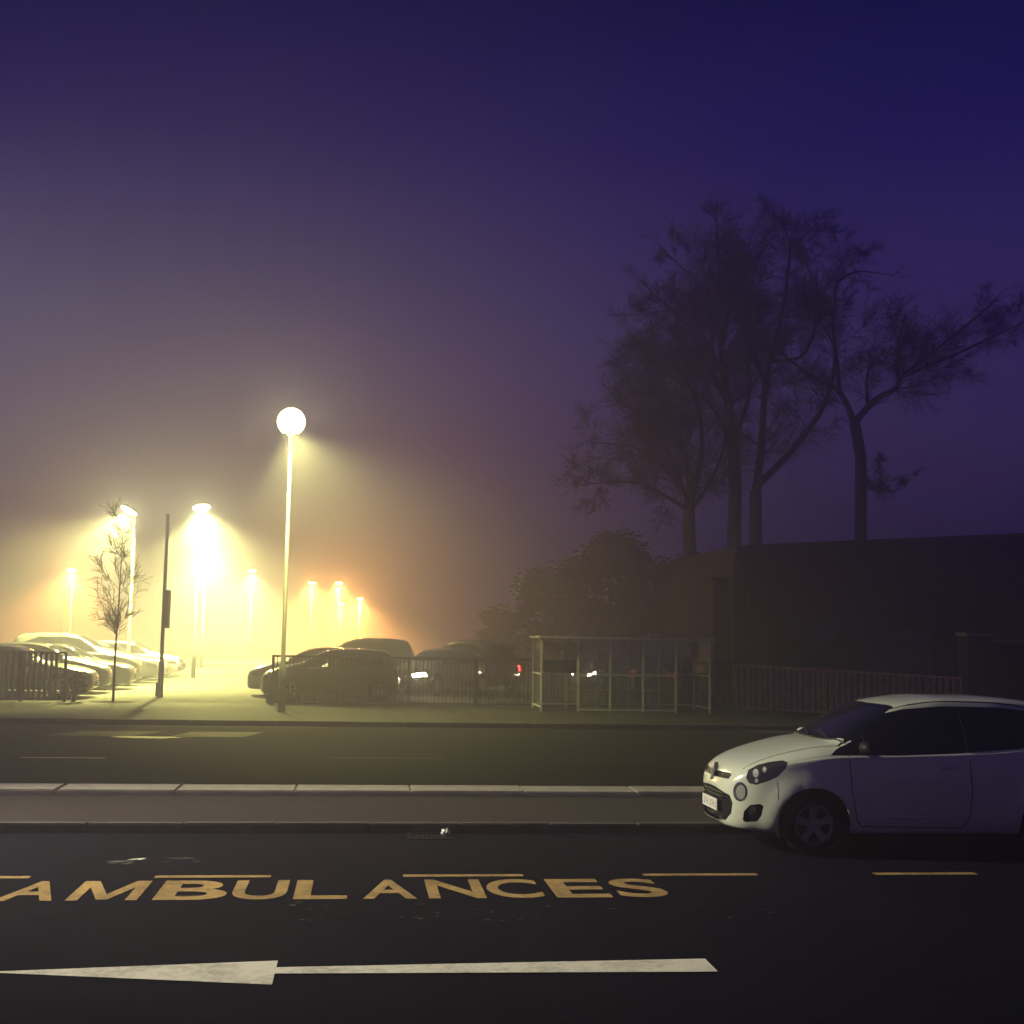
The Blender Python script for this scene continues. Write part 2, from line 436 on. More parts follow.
class View:
    """a projection used to draw an outline on a body: from a direction, or from a point"""
    def __init__(s, fwd=None, proj=None, unproj=None, centre=None): s.fwd, s.proj, s.unproj, s.centre = fwd, proj, unproj, centre
SIDE_N = View(Vector((0, 1, 0)), lambda p: (p.x, p.z), lambda u, v: Vector((u, 0, v)))
SIDE_F = View(Vector((0, -1, 0)), lambda p: (p.x, p.z), lambda u, v: Vector((u, 0, v)))
FRONT = View(Vector((1, 0, 0)), lambda p: (p.y, p.z), lambda u, v: Vector((0, u, v)))
REAR = View(Vector((-1, 0, 0)), lambda p: (p.y, p.z), lambda u, v: Vector((0, u, v)))
TOP = View(Vector((0, 0, -1)), lambda p: (p.x, p.y), lambda u, v: Vector((u, v, 0)))

def cut(bm, view, poly, filt, facing=.02, extract=True, sink=0.004):
    """cut an outline into the body and take the faces inside it out as a new bmesh"""
    us = [p[0] for p in poly]; vs_ = [p[1] for p in poly]; pad = .12 * max(max(us) - min(us), max(vs_) - min(vs_))
    lo = (min(us) - pad, min(vs_) - pad); hi = (max(us) + pad, max(vs_) + pad)
    def cand():
        out = []
        for f in bm.faces:
            c = f.calc_center_median()
            if not filt(c): continue
            d = view.fwd if view.fwd else (c - view.centre)
            if f.normal.dot(d) > -facing: continue
            pr = [view.proj(v.co) for v in f.verts]
            if max(p[0] for p in pr) < lo[0] or min(p[0] for p in pr) > hi[0] or max(p[1] for p in pr) < lo[1] or min(p[1] for p in pr) > hi[1]: continue
            out.append(f)
        return out
    n = len(poly)
    for i in range(n):
        a, b = view.unproj(*poly[i]), view.unproj(*poly[(i + 1) % n])
        if view.fwd: nrm = (b - a).cross(view.fwd); co = a
        else: nrm = (a - view.centre).cross(b - view.centre); co = view.centre
        if nrm.length < 1e-12: continue
        # only the faces that the edge itself comes near
        eu = sorted((poly[i][0], poly[(i + 1) % n][0])); ev = sorted((poly[i][1], poly[(i + 1) % n][1]))
        fs = []
        for f in cand():
            pr = [view.proj(v.co) for v in f.verts]
            if max(p[0] for p in pr) < eu[0] or min(p[0] for p in pr) > eu[1] or max(p[1] for p in pr) < ev[0] or min(p[1] for p in pr) > ev[1]: continue
            fs.append(f)
        if not fs: continue
        geom = set(fs)
        for f in fs: geom.update(f.edges); geom.update(f.verts)
        bmesh.ops.bisect_plane(bm, geom=list(geom), plane_co=co, plane_no=nrm.normalized(), dist=1e-5)
    bm.normal_update()
    ins = [f for f in cand() if pip(*view.proj(f.calc_center_median()), poly)]
    if not extract:
        bmesh.ops.delete(bm, geom=ins, context='FACES'); return None
    nb = bmesh.new(); vm = {}
    for f in ins:
        for v in f.verts:
            if v not in vm: vm[v] = nb.verts.new(v.co - v.normal * sink)
    for f in ins:
        try: nb.faces.new([vm[v] for v in f.verts])
        except ValueError: pass
    bmesh.ops.delete(bm, geom=ins, context='FACES')
    nb.normal_update()
    return nb

def bm_obj(bm, name, m, parent, smooth=True):
    me = bpy.data.meshes.new(name); bm.to_mesh(me); bm.free()
    return link(name, me, m, parent, smooth)

def circle(cx, cy, r, n=28, a0=0): return [(cx + r * cos(a0 + 2 * pi * k / n), cy + r * sin(a0 + 2 * pi * k / n)) for k in range(n)]
def mir(poly): return [(-u, v) for u, v in poly]

def wheel(parent, x, y, z, r, w, side, detail=True, name='wheel'):
    """side -1: outer face towards -y"""
    root = empty(name, (x, y, z)); root.parent = parent
    n = 40 if detail else 20
    mb = MB(); rr = r * .66
    mb.lathe([(rr, -w / 2), (r - .03, -w / 2), (r - .008, -w / 2 + .02), (r, -w / 2 + .05), (r, w / 2 - .05), (r - .008, w / 2 - .02), (r - .03, w / 2), (rr, w / 2), (rr, -w / 2)], (0, 0, 0), 'Y', n)
    mb.build('tyre', M['rubber'], root, True)
    mb = MB(); o = side * (w / 2 - .012)
    mb.lathe([(rr + .004, o), (rr - .012, o + side * .006), (rr - .028, o - side * .02), (rr - .03, -o)], (0, 0, 0), 'Y', n)
    mb.lathe([(.001, o - side * .005), (.05, o - side * .01), (.055, o - side * .05)], (0, 0, 0), 'Y', 16)
    ns = 5
    for k in range(ns):
        a = pi / 2 + 2 * pi * k / ns
        pts = []
        for rad, hw in ((.03, .034), (rr * .55, .030), (rr - .02, .046)):
            for sgn in (-1, 1):
                pts.append(Vector((rad * cos(a) - sgn * hw * sin(a), o - side * (.008 + .02 * (1 - rad / rr)), rad * sin(a) + sgn * hw * cos(a))))
        back = [p + Vector((0, -side * .035, 0)) for p in pts]
        vs = pts + back
        fs = [(0, 1, 3, 2), (2, 3, 5, 4), (6, 8, 9, 7), (8, 10, 11, 9), (0, 2, 8, 6), (2, 4, 10, 8), (1, 7, 9, 3), (3, 9, 11, 5)]
        mb.add(vs, fs)
    mb.build('rim', M['alloy'], root, False)
    if detail:
        mb = MB(); mb.lathe([(rr - .03, 0), (.001, 0)], (0, 0, 0), 'Y', 24); mb.build('brake_disc', M['black'], root)
    return root

def arch_liner(parent, x, y0, y1, z, r):
    mb = MB(); n = 24; b = 0; vs = []; fs = []
    for k in range(n + 1):
        a = -.35 + (pi + .7) * k / n
        for y in (y0, y1): vs.append((x + r * cos(a), y, z + r * sin(a)))
    for k in range(n): fs.append((2 * k, 2 * k + 1, 2 * k + 3, 2 * k + 2))
    vs.append((x, y1, z)); c = len(vs) - 1
    for k in range(n): fs.append((2 * k + 1, c, 2 * k + 3))
    mb.add(vs, fs); return mb.build('arch_liner', M['gap'], parent)

HATCH = dict(L=3.62,
    zb=[(0, .27), (.04, .225), (.15, .20), (.5, .185), (3.1, .185), (3.45, .25), (3.62, .36)],
    zt=[(0, .60), (.03, .69), (.10, .775), (.22, .845), (.5, .945), (.85, 1.035), (1.0, 1.06), (1.12, 1.12), (1.4, 1.285), (1.64, 1.40), (1.82, 1.44), (2.15, 1.475), (2.6, 1.475), (3.05, 1.45), (3.28, 1.40), (3.45, 1.12), (3.52, .92), (3.58, .76), (3.62, .60)],
    wm=[(0, .30), (.025, .42), (.08, .535), (.18, .635), (.34, .72), (.58, .785), (.9, .82), (2.6, .828), (3.15, .80), (3.42, .73), (3.54, .64), (3.62, .45)],
    zs=[(0, .54), (.08, .66), (.25, .76), (.55, .845), (1.0, .905), (1.6, .93), (2.4, .96), (3.1, 1.0), (3.4, .92), (3.62, .52)],
    wr=[(0, .8), (.95, .80), (1.2, .77), (1.65, .715), (2.5, .70), (3.2, .68), (3.45, .75), (3.62, .8)],
    wheels=(.76, 3.12), wr_=.285, arch=.345, half=.70)

def add_windows(bm, root, S, side, screen, rear, n_side=True):
    for vw, flt in ((SIDE_N, lambda c: c.y < -.35), (SIDE_F, lambda c: c.y > .35)):
        nb = cut(bm, vw, side, flt, facing=.25); bm_obj(nb, 'side_window', M['glass'], root)
    nb = cut(bm, TOP, screen, lambda c: c.x < S['L'] * .52 and c.z > .9, facing=.1); bm_obj(nb, 'windscreen', M['glass'], root)
    nb = cut(bm, REAR, rear, lambda c: c.x > S['L'] * .8, facing=.1); bm_obj(nb, 'rear_window', M['glass'], root)

# ---- the white hatchback in the near road
CX, CY = 3.50, 12.62           # nose, centre line
def white_car():
    S = HATCH
    root = tag(empty('parked_car', (CX, CY, 0)), 'white three door hatchback facing left on the near road', 'car', 'cars')
    org = Vector((CX, CY, 0))
    bm = body_bm(S, 96, 5)
    for v in bm.verts:          # flared arches
        for wx in S['wheels']:
            d = sqrt((v.co.x - wx)**2 + (v.co.z - S['wr_'])**2)
            if abs(v.co.y) > .45 and v.co.z > .15 and .30 < d < .52:
                v.co.y += (1 if v.co.y > 0 else -1) * .028 * (.5 + .5 * cos(pi * (d - .36) / .16)) * (1 if d > .2 else 0)
    bmesh.ops.recalc_face_normals(bm, faces=bm.faces)
    surf = BVHTree.FromBMesh(bm)
    def proj(p):
        q = ROT.transposed() @ (p + org - CAM); return (512 + F * q.x / -q.z, 512 - F * q.y / -q.z)
    cc = CAM - org
    PIX = View(None, proj, lambda u, v: cc + ray(u, v), cc)
    cm = Vector((cc.x, -cc.y, cc.z))
    def flip(p): return Vector((p.x, -p.y, p.z))
    PIXM = View(None, lambda p: proj(flip(p)), lambda u, v: flip(cc + ray(u, v)), cm)
    def crop3(pts): return [(700 + a / 5.69, 690 + b / 5.69) for a, b in pts]
    # wheel arches
    for wx in S['wheels']:
        for vw, flt in ((SIDE_N, lambda c: c.y < -.35), (SIDE_F, lambda c: c.y > .35)):
            cut(bm, vw, circle(wx, S['wr_'], S['arch'], 36), flt, facing=-2, extract=False)
    # glass
    add_windows(bm, root, S, [(.93, .925), (1.02, .985), (1.32, 1.20), (1.52, 1.305), (1.72, 1.352), (2.1, 1.385), (2.7, 1.38), (3.02, 1.345), (3.18, 1.22), (3.2, 1.08), (2.8, 1.0), (2.2, .955), (1.6, .93)],
                [(.98, 0), (1.0, .3), (1.06, .52), (1.16, .66), (1.30, .655), (1.55, .565), (1.66, .525), (1.62, .3), (1.60, 0), (1.62, -.3), (1.66, -.525), (1.55, -.565), (1.30, -.655), (1.16, -.66), (1.06, -.52), (1.0, -.3)],
                [(-.5, 1.30), (.5, 1.30), (.6, 1.02), (-.6, 1.02)])
    # lamps as drawn on the corner of the body
    head = crop3([(262, 500), (275, 455), (330, 425), (400, 408), (470, 400), (500, 412), (490, 445), (440, 495), (380, 522), (320, 540), (280, 530)])
    fog = crop3([(243, 740), (250, 690), (285, 655), (340, 648), (362, 660), (350, 715), (325, 748), (260, 752)])
    rnd = crop3([(228 + 39 * cos(2 * pi * k / 20), 578 + 55 * sin(2 * pi * k / 20)) for k in range(20)])
    rndi = crop3([(230 + 29 * cos(2 * pi * k / 18), 580 + 42 * sin(2 * pi * k / 18)) for k in range(18)])
    bulbs = [crop3([(318 + 17 * cos(2 * pi * k / 14), 474 + 24 * sin(2 * pi * k / 14)) for k in range(14)]),
             crop3([(368 + 11 * cos(2 * pi * k / 14), 454 + 16 * sin(2 * pi * k / 14)) for k in range(14)]),
             crop3([(322 + 10 * cos(2 * pi * k / 14), 515 + 12 * sin(2 * pi * k / 14)) for k in range(14)])]
    fogb = crop3([(300 + 24 * cos(2 * pi * k / 14), 680 + 22 * sin(2 * pi * k / 14)) for k in range(14)])
    for vw, sgn in ((PIX, -1), (PIXM, 1)):
        flt = lambda c: c.y * sgn > .02 and c.x < 1.2
        nb = cut(bm, vw, head, flt, sink=.006)
        cups = [cut(nb, vw, b, flt, sink=-.004) for b in bulbs]
        h = bm_obj(nb, 'headlight', M['lens'], root)
        for c in cups: bm_obj(c, 'reflector', M['amber'], h)
        nb = cut(bm, vw, fog, flt, sink=.02)
        c = cut(nb, vw, fogb, flt, sink=-.012)
        h = bm_obj(nb, 'fog_light_recess', M['black'], root); bm_obj(c, 'fog_light', M['lens'], h)
        nb = cut(bm, vw, rnd, flt, sink=-.004); c = cut(nb, vw, rndi, flt, sink=.004); h = bm_obj(nb, 'indicator_lamp', M['chrome'], root); bm_obj(c, 'lens', M['indicator'], h)
        ring = MB()
    # grilles on the front, symmetric about the centre line
    low = [(-.47, .52), (-.51, .45), (-.49, .35), (-.40, .275), (-.2, .25), (.2, .25), (.40, .275), (.49, .35), (.51, .45), (.47, .52), (.3, .55), (.1, .565), (-.1, .565), (-.3, .55)]
    nb = cut(bm, FRONT, low, lambda c: c.x < .5, sink=.03); bm_obj(nb, 'lower_grille', M['black'], root)
    up = [(-.44, .70), (-.42, .665), (-.1, .655), (.1, .655), (.42, .665), (.44, .70), (.40, .718), (.1, .712), (-.1, .712), (-.40, .718)]
    nb = cut(bm, FRONT, up, lambda c: c.x < .5, sink=.012); bm_obj(nb, 'upper_grille', M['black'], root)
    for z in (.52, .485):       # grille slats
        pts = []
        for k in range(13):
            y = -.36 + .06 * k; hit = surf.ray_cast(Vector((-1, y, z)), Vector((1, 0, 0)))
            if hit[0]: pts.append(hit[0] + Vector((.012, 0, 0)))
        mb = MB(); mb.tube(pts, .007, 6); mb.build('grille_slat', M['black'], root)
    hit = surf.ray_cast(Vector((-1, 0, .70)), Vector((1, 0, 0)))[0]   # badge: an upright hollow diamond in chrome
    mb = MB(); o_ = [(0, .085), (.052, 0), (0, -.085), (-.052, 0)]; i_ = [(0, .042), (.024, 0), (0, -.042), (-.024, 0)]
    for k in range(4):
        q = [o_[k], o_[(k + 1) % 4], i_[(k + 1) % 4], i_[k]]
        mb.add([(hit.x - .030 - z * .0 + (v - 0) * .28, u, .70 + v) for z in (0,) for u, v in q] + [(hit.x + .01 + v * .28, u, .70 + v) for u, v in q], [(0, 1, 2, 3), (4, 7, 6, 5), (0, 4, 5, 1), (1, 5, 6, 2), (2, 6, 7, 3), (3, 7, 4, 0)])
    mb.build('badge', M['alloy'], root)
    hx = surf.ray_cast(Vector((-1, .0, .43)), Vector((1, 0, 0)))[0].x
    mb = MB(); mb.box(hx - .022, hx - .010, -.26, .26, .345, .455); pl = mb.build('number_plate', M['plate'], root, bevel=.003)
    for k, y in enumerate((-.21, -.15, -.09, -.03, .07, .13, .19)):   # worn, unreadable strokes of the plate
        z = (.37, .398, .418)[k % 3]; mb = MB()
        mb.add([(hx - .0225, u, v) for u, v in ((y - .018, .37), (y - .008, .37), (y - .008, z), (y + .016, z), (y + .016, z + .012), (y - .008, z + .012), (y - .008, .43), (y - .018, .43))], [(0, 1, 2, 3, 4, 5, 6, 7)])
        mb.build('plate_character', M['black'], pl)
    # tail lights
    for sgn in (-1, 1):
        nb = cut(bm, REAR, [(sgn * .58, .98), (sgn * .72, .95), (sgn * .76, .78), (sgn * .60, .76)], lambda c: c.x > 3.0, sink=-.004); bm_obj(nb, 'tail_light', M['tail'], root)
    body = bm_obj(bm, 'body', M['white_car'], root)
    # seams, handle, mirror, wipers, trims
    def line(pts, sgn, name, r=.0045, m='gap', off=0):
        out = []
        for i in range(len(pts) - 1):
            for k in range(8):
                t = k / 8; x = pts[i][0] * (1 - t) + pts[i + 1][0] * t; z = pts[i][1] * (1 - t) + pts[i + 1][1] * t
                h = surf.ray_cast(Vector((x, sgn * 2, z)), Vector((0, -sgn, 0)))
                if h[0]: out.append(h[0] + Vector((0, sgn * off, 0)))
        mb = MB(); mb.tube(out, r, 6); return mb.build(name, M[m], root)
    for sgn in (-1, 1):
        line([(1.10, .92), (1.12, .6), (1.16, .34), (1.22, .27), (2.2, .26), (2.27, .34), (2.30, .6), (2.28, .93)], sgn, 'door_seam')
        line([(1.2, .36), (2.2, .36)], sgn, 'rubbing_strip', .010, 'white_car')
        line([(2.0, .82), (2.16, .825)], sgn, 'door_handle', .016, 'white_car', .012)
        line([(2.28, .965), (2.30, 1.15), (2.27, 1.36)], sgn, 'window_pillar', .02, 'gap', -.014)
        line([(1.30, .94), (1.29, 1.13)], sgn, 'window_pillar', .014, 'gap', -.009)
        line([(.42, .67), (.43, .60), (.42, .5)], sgn, 'bumper_seam', .002)
        y = surf.ray_cast(Vector((1.24, sgn * 2, .96)), Vector((0, -sgn, 0)))[0].y
        b2 = bmesh.new(); bmesh.ops.create_icosphere(b2, subdivisions=3, radius=1)
        for v in b2.verts:
            v.co.x = v.co.x * .07 * (1 if v.co.x < 0 else .45); v.co.y *= .105; v.co.z *= .075 * (1 if v.co.z > 0 else .8)
            v.co += Vector((1.24, y + sgn * .12, 1.0))
        mir_ = bm_obj(b2, 'wing_mirror', M['black'] if sgn < 0 else M['white_car'], root)
        mb = MB(); mb.bar((1.25, y - sgn * .01, .955), (1.25, y + sgn * .08, .975), .05, .03); mb.build('mirror_arm', M['black'], mir_)
        mb = MB(); pts = []
        for k in range(9):
            yy = sgn * (.62 - k * .005); 
            x = 1.62 + k * .18; h = surf.ray_cast(Vector((x, sgn * .545, 3)), Vector((0, 0, -1)))
            if h[0]: pts.append(h[0])
        mb.tube(pts, .007, 6); mb.build('roof_trim', M['black'], root)
    for y0, y1 in ((-.45, .02), (.05, .5)):
        pts = []
        for k in range(8):
            t = k / 7; h = surf.ray_cast(Vector((1.0 + .05 * abs(y0 + t * (y1 - y0)) + .11 * t, y0 + t * (y1 - y0), 3)), Vector((0, 0, -1)))
            pts.append(h[0] + Vector((0, 0, .003)))
        mb = MB(); mb.tube(pts, .008, 6); mb.build('wiper', M['black'], root)
    pts = []
    for k in range(25):         # bonnet shut line
        y = -.66 + 1.32 * k / 24; x = .985 + .16 * (abs(y) / .66)**2.2
        h = surf.ray_cast(Vector((x - .03, y, 3)), Vector((0, 0, -1)))
        pts.append(h[0] + Vector((0, 0, -.002)))
    mb = MB(); mb.tube(pts, .012, 6); mb.build('scuttle', M['black'], root)
    for sgn in (-1, 1):
        pts = []
        for k in range(14):
            x = .16 + .9 * k / 13; h = surf.ray_cast(Vector((x, sgn * (.52 + .14 * (k / 13)), 3)), Vector((0, 0, -1)))
            if h[0]: pts.append(h[0])
        mb = MB(); mb.tube(pts, .0035, 6); mb.build('bonnet_seam', M['gap'], root)
    for wx in S['wheels']:
        for sgn in (-1, 1):
            wheel(root, wx, sgn * .715, S['wr_'], S['wr_'], .185, sgn)
            arch_liner(root, wx, sgn * .80, sgn * .52, S['wr_'], S['arch'] + .004)
    mb = MB(); mb.box(.5, 3.2, -.5, .5, .15, .19); mb.build('underbody', M['black'], root)
    return root
white_car()

# ---- parked cars seen through the fog
def scaled(S, kx, kz, kw=1.0):
    D = dict(S); D['L'] = S['L'] * kx
    for k in ('zb', 'zt', 'zs'): D[k] = [(x * kx, z * kz if k != 'zb' else z) for x, z in S[k]]
    D['wm'] = [(x * kx, w * kw) for x, w in S['wm']]; D['wr'] = [(x * kx, w) for x, w in S['wr']]
    return D
SALOON = dict(L=4.45,
    zb=[(0, .28), (.05, .23), (.2, .20), (3.9, .20), (4.3, .26), (4.45, .36)],
    zt=[(0, .58), (.04, .66), (.14, .74), (.5, .84), (1.0, .92), (1.2, .95), (1.35, 1.02), (1.75, 1.25), (2.05, 1.39), (2.4, 1.43), (2.8, 1.42), (3.2, 1.34), (3.55, 1.16), (3.8, 1.04), (3.95, 1.02), (4.3, .98), (4.4, .85), (4.45, .62)],
    wm=[(0, .40), (.03, .55), (.1, .68), (.3, .80), (.7, .865), (3.4, .87), (4.0, .82), (4.3, .72), (4.45, .5)],
    zs=[(0, .52), (.1, .62), (.4, .74), (1.1, .86), (2.5, .93), (3.6, .95), (4.2, .90), (4.45, .55)],
    wr=[(0, .82), (1.2, .8), (1.5, .76), (2.1, .70), (2.9, .69), (3.5, .74), (3.9, .8), (4.45, .82)],
    wheels=(.85, 3.55), wr_=.31, arch=.37)
def plain_car(S, side, screen, rear, nx=44):
    root = empty('parked_car')
    bm = body_bm(S, nx, 3)
    for wx in S['wheels']:
        for vw, flt in ((SIDE_N, lambda c: c.y < -.35), (SIDE_F, lambda c: c.y > .35)):
            cut(bm, vw, circle(wx, S['wr_'], S['arch'], 20), flt, facing=-2, extract=False)
    add_windows(bm, root, S, side, screen, rear)
    zt = curve(S['zt'])
    for sgn in (-1, 1):
        nb = cut(bm, FRONT, [(sgn * .40, .66), (sgn * .70, .72), (sgn * .74, .60), (sgn * .44, .56)], lambda c: c.x < .8, sink=-.004); bm_obj(nb, 'headlight', M['lens'], root)
        nb = cut(bm, REAR, [(sgn * .50, .92), (sgn * .72, .90), (sgn * .74, .72), (sgn * .52, .72)], lambda c: c.x > S['L'] * .8, sink=-.004); bm_obj(nb, 'tail_light', M['tail'], root)
    nb = cut(bm, FRONT, [(-.36, .46), (.36, .46), (.30, .31), (-.30, .31)], lambda c: c.x < .6, sink=.02); bm_obj(nb, 'grille', M['black'], root)
    bm_obj(bm, 'body', M['grey_car'], root)
    for wx in S['wheels']:
        for sgn in (-1, 1):
            wheel(root, wx, sgn * (max(w for _, w in S['wm']) - .115), S['wr_'], S['wr_'], .19, sgn, False)
            arch_liner(root, wx, sgn * .80, sgn * .50, S['wr_'], S['arch'] + .004)
    return root
HB = scaled(HATCH, 1.08, 1.0, 1.02); HB['wheels'] = (.84, 3.33); HB['wr_'] = .30; HB['arch'] = .36
hatch0 = plain_car(HB, [(1.08, .95), (1.62, 1.29), (2.2, 1.37), (2.9, 1.35), (3.35, 1.2), (3.4, 1.05), (2.4, .98)],
                   [(1.08, 0), (1.12, .4), (1.27, .64), (1.7, .56), (1.80, .5), (1.74, 0), (1.80, -.5), (1.7, -.56), (1.27, -.64), (1.12, -.4)], [(-.5, 1.3), (.5, 1.3), (.6, 1.02), (-.6, 1.02)])
saloon0 = plain_car(SALOON, [(1.30, .93), (1.95, 1.28), (2.4, 1.345), (2.85, 1.33), (3.25, 1.22), (3.5, 1.05), (3.45, .98), (2.5, .95)],
                    [(1.28, 0), (1.32, .4), (1.46, .68), (1.95, .58), (2.08, .5), (2.02, 0), (2.08, -.5), (1.95, -.58), (1.46, -.68), (1.32, -.4)], [(-.48, 1.30), (.48, 1.30), (.6, 1.08), (-.6, 1.08)])
VANS = dict(HATCH); VANS = scaled(HATCH, 1.22, 1.20, 1.06); VANS['wheels'] = (.90, 3.80); VANS['wr_'] = .34; VANS['arch'] = .41
van0 = plain_car(VANS, [(1.25, 1.13), (1.85, 1.56), (2.5, 1.64), (3.3, 1.62), (3.8, 1.42), (3.85, 1.24), (2.7, 1.17)],
                 [(1.22, 0), (1.27, .4), (1.44, .66), (1.92, .58), (2.02, .52), (1.96, 0), (2.02, -.52), (1.92, -.58), (1.44, -.66), (1.27, -.4)], [(-.5, 1.56), (.5, 1.56), (.6, 1.2), (-.6, 1.2)])
used = {}
def set_slot(o, m):
    o.material_slots[0].link = 'OBJECT'; o.material_slots[0].material = m
def car(proto, nose, ang, colour, label, z=PZ - .006, head=None, tail=None):
    """nose: ground point under the nose; ang 0 = nose to -x, rotating anticlockwise"""
    c = proto if proto.name not in used else copy_tree(proto)
    used[proto.name] = 1
    c.location = (nose[0], nose[1], z); c.rotation_euler = (0, 0, ang)
    for k in c.children:
        n = k.name.split('.')[0]
        if n == 'body': set_slot(k, M[colour])
        if n == 'headlight' and head:
            set_slot(k, M[head if proto is not hatch0 or sum(v.co.y for v in k.data.vertices) < 0 else 'head_dim'])
        if n == 'tail_light' and tail and (tail != 'tail_on' or proto is not van0 or sum(v.co.y for v in k.data.vertices) > 0): set_slot(k, M[tail])
    tag(c, label, 'car', 'cars')
    return c
# left row, noses to the drive (facing right)
for i, (pr, colr, lab, dx) in enumerate((
        (saloon0, 'black_car', 'dark saloon nearest the left railing, nose to the drive', 0),
        (hatch0, 'grey_car', 'grey hatchback second in the left row behind the dark saloon', -.1),
        (saloon0, 'black_car', 'black saloon third in the left car park row', .15),
        (van0, 'grey_car', 'grey people carrier fourth in the left row, behind the black saloon', -.1),
        (hatch0, 'grey_car', 'grey hatchback fifth in the left row, beyond the grey people carrier', .1),
        (saloon0, 'silver_car', 'silver saloon sixth in the left row, deep in the fog', 0),
        (hatch0, 'pale_car', 'pale hatchback seventh in the left row, faint in the fog', .1),
        (saloon0, 'blue_car', 'dark blue saloon last in the left row, hardly visible', 0))):
    car(pr, (-7.35 + dx, 37.9 + 2.7 * i), pi, colr, lab)
# a second rank behind the left row
for i, (pr, colr, lab) in enumerate(((van0, 'pale_car', 'pale tall van at the far left behind the parked row'), (van0, 'silver_car', 'silver tall van beside the pale van, behind the left row'))):
    car(pr, (-14.6 + .2 * i, 46.5 + 2.8 * i), pi, colr, lab)
# right row, noses to the drive (facing left)
for i, (pr, colr, lab, dx) in enumerate((
        (hatch0, 'black_car', 'black hatchback behind the railing beside the tall lamp post', 0),
        (hatch0, 'grey_car', 'grey hatchback second in the right row behind the black hatchback', -.6),
        (saloon0, 'black_car', 'black saloon third in the right row beyond the railing', .1),
        (van0, 'grey_car', 'grey people carrier fourth in the right row, roof above the others', .4),
        (saloon0, 'silver_car', 'silver saloon fifth in the right row', 0),
        (hatch0, 'red_car', 'dull red hatchback sixth in the right row, lost in fog', .2))):
    car(pr, (-2.72 + dx, 37.6 + 2.7 * i), 0, colr, lab)
p = W(401, 690, 41.5); car(hatch0, (p.x, p.y), radians(50), 'grey_car', 'car behind the railing with its headlights lit', head='head_on')
p = W(421, 690, 47.5); car(van0, (p.x, p.y), radians(-50), 'black_car', 'dark people carrier with a bright red tail light beside the bus shelter', tail='tail_on')
p = W(459, 690, 70.0); car(saloon0, (p.x, p.y), radians(-100), 'grey_car', 'distant car with red tail lights above the railing', tail='tail_on')
p = W(580, 690, 45.6); car(saloon0, (p.x, p.y), radians(25), 'blue_car', 'car facing the road behind the shelter, headlights lit', head='head_on')
p = W(694, 690, 42.6); car(saloon0, (p.x, p.y), radians(-122), 'red_car', 'dull red saloon parked slantwise behind the right half of the shelter', tail='tail_dim')

# ------------------------------------------------------------------ railings and fences
def railing(name, A, B, h, label, nposts, pitch, bar_w, m, group=None, post_m=None, base=.06, cat='railing', top=.05, hb=None):
    A, B = Vector(A), Vector(B); d = B - A; L = d.length; u = d / L; hb = hb or h
    root = tag(empty(name, A), label, cat, group)
    o = lambda p: p - A
    for k in range(nposts):
        t = k / (nposts - 1); q = A + d * t; hh = h + (hb - h) * t
        mb = MB(); mb.bar(o(q), o(q) + Vector((0, 0, hh + .03)), .07, .07); mb.build('post', m, root)
    for z, w in ((1, top), (base / h, .04)):
        mb = MB(); mb.bar(o(A) + Vector((0, 0, h * z)), o(B) + Vector((0, 0, hb * z if z == 1 else base)), .035, w); mb.build('rail', m, root)
    mb = MB(); n = int(L / pitch)
    for k in range(1, n):
        q = A + u * (k * pitch + random.uniform(-.004, .004)); hh = h + (hb - h) * k / n
        mb.bar(o(q) + Vector((0, .0, base + .02)), o(q) + Vector((random.uniform(-.005, .005), 0, hh - top / 2 + .001)), bar_w, bar_w * .5)
    mb.build('pickets', m, root)
    return root
YR = 35.0
def ground_x(px, Y, py=700): return W(px, py, Y).x
rail_h = 1.27
railing('railing', (ground_x(-70, YR), YR, PZ), (ground_x(64, YR), YR, PZ), rail_h, 'weathered slatted railing at the left end of the pavement', 4, .135, .07, M['railing_l'])
railing('railing', (ground_x(272, YR), YR, PZ), (ground_x(735, YR), YR, PZ), rail_h, 'dark railing running from the tall lamp post past the bus shelter', 8, .105, .022, M['railing'])
a = W(737, 700, 34.8); b = W(962, 700, 30.6)
railing('picket_fence', (a.x, a.y, PZ), (b.x, b.y, PZ), 1.22, 'reddish wooden picket fence behind the white car', 7, .17, .10, M['wood'], cat='fence', hb=1.06)

# brick pier and wall at the right edge
c = W(977, 690, 30.6)
root = tag(empty('brick_wall', (c.x - .35, c.y, PZ)), 'tall reddish brick wall at the right edge beyond the white car', 'wall')
mb = MB(); mb.box(0, .62, -.25, .25, 0, 2.1); mb.box(.622, 9, -.11, .11, 0, 1.95); mb.build('brickwork', M['brick'], root)
mb = MB(); mb.box(-.05, .67, -.3, .3, 2.102, 2.18); mb.box(.672, 9, -.15, .15, 1.952, 2.02); mb.build('coping', M['kerb'], root, bevel=.01)
c = W(945, 690, 30.75)
root = tag(empty('gate_post', (c.x, c.y + .5, PZ)), 'stout wooden post between the picket fence and the brick wall', 'post')
mb = MB(); mb.box(-.16, .16, -.1, .1, 0, 1.42); mb.build('post', M['bark'], root, bevel=.01)
mb = MB(); mb.add([(-.19, -.13, 1.422), (.19, -.13, 1.422), (.19, .13, 1.422), (-.19, .13, 1.422), (0, 0, 1.54)], [(3, 2, 1, 0), (0, 1, 4), (1, 2, 4), (2, 3, 4), (3, 0, 4)]); mb.build('cap', M['bark'], root)

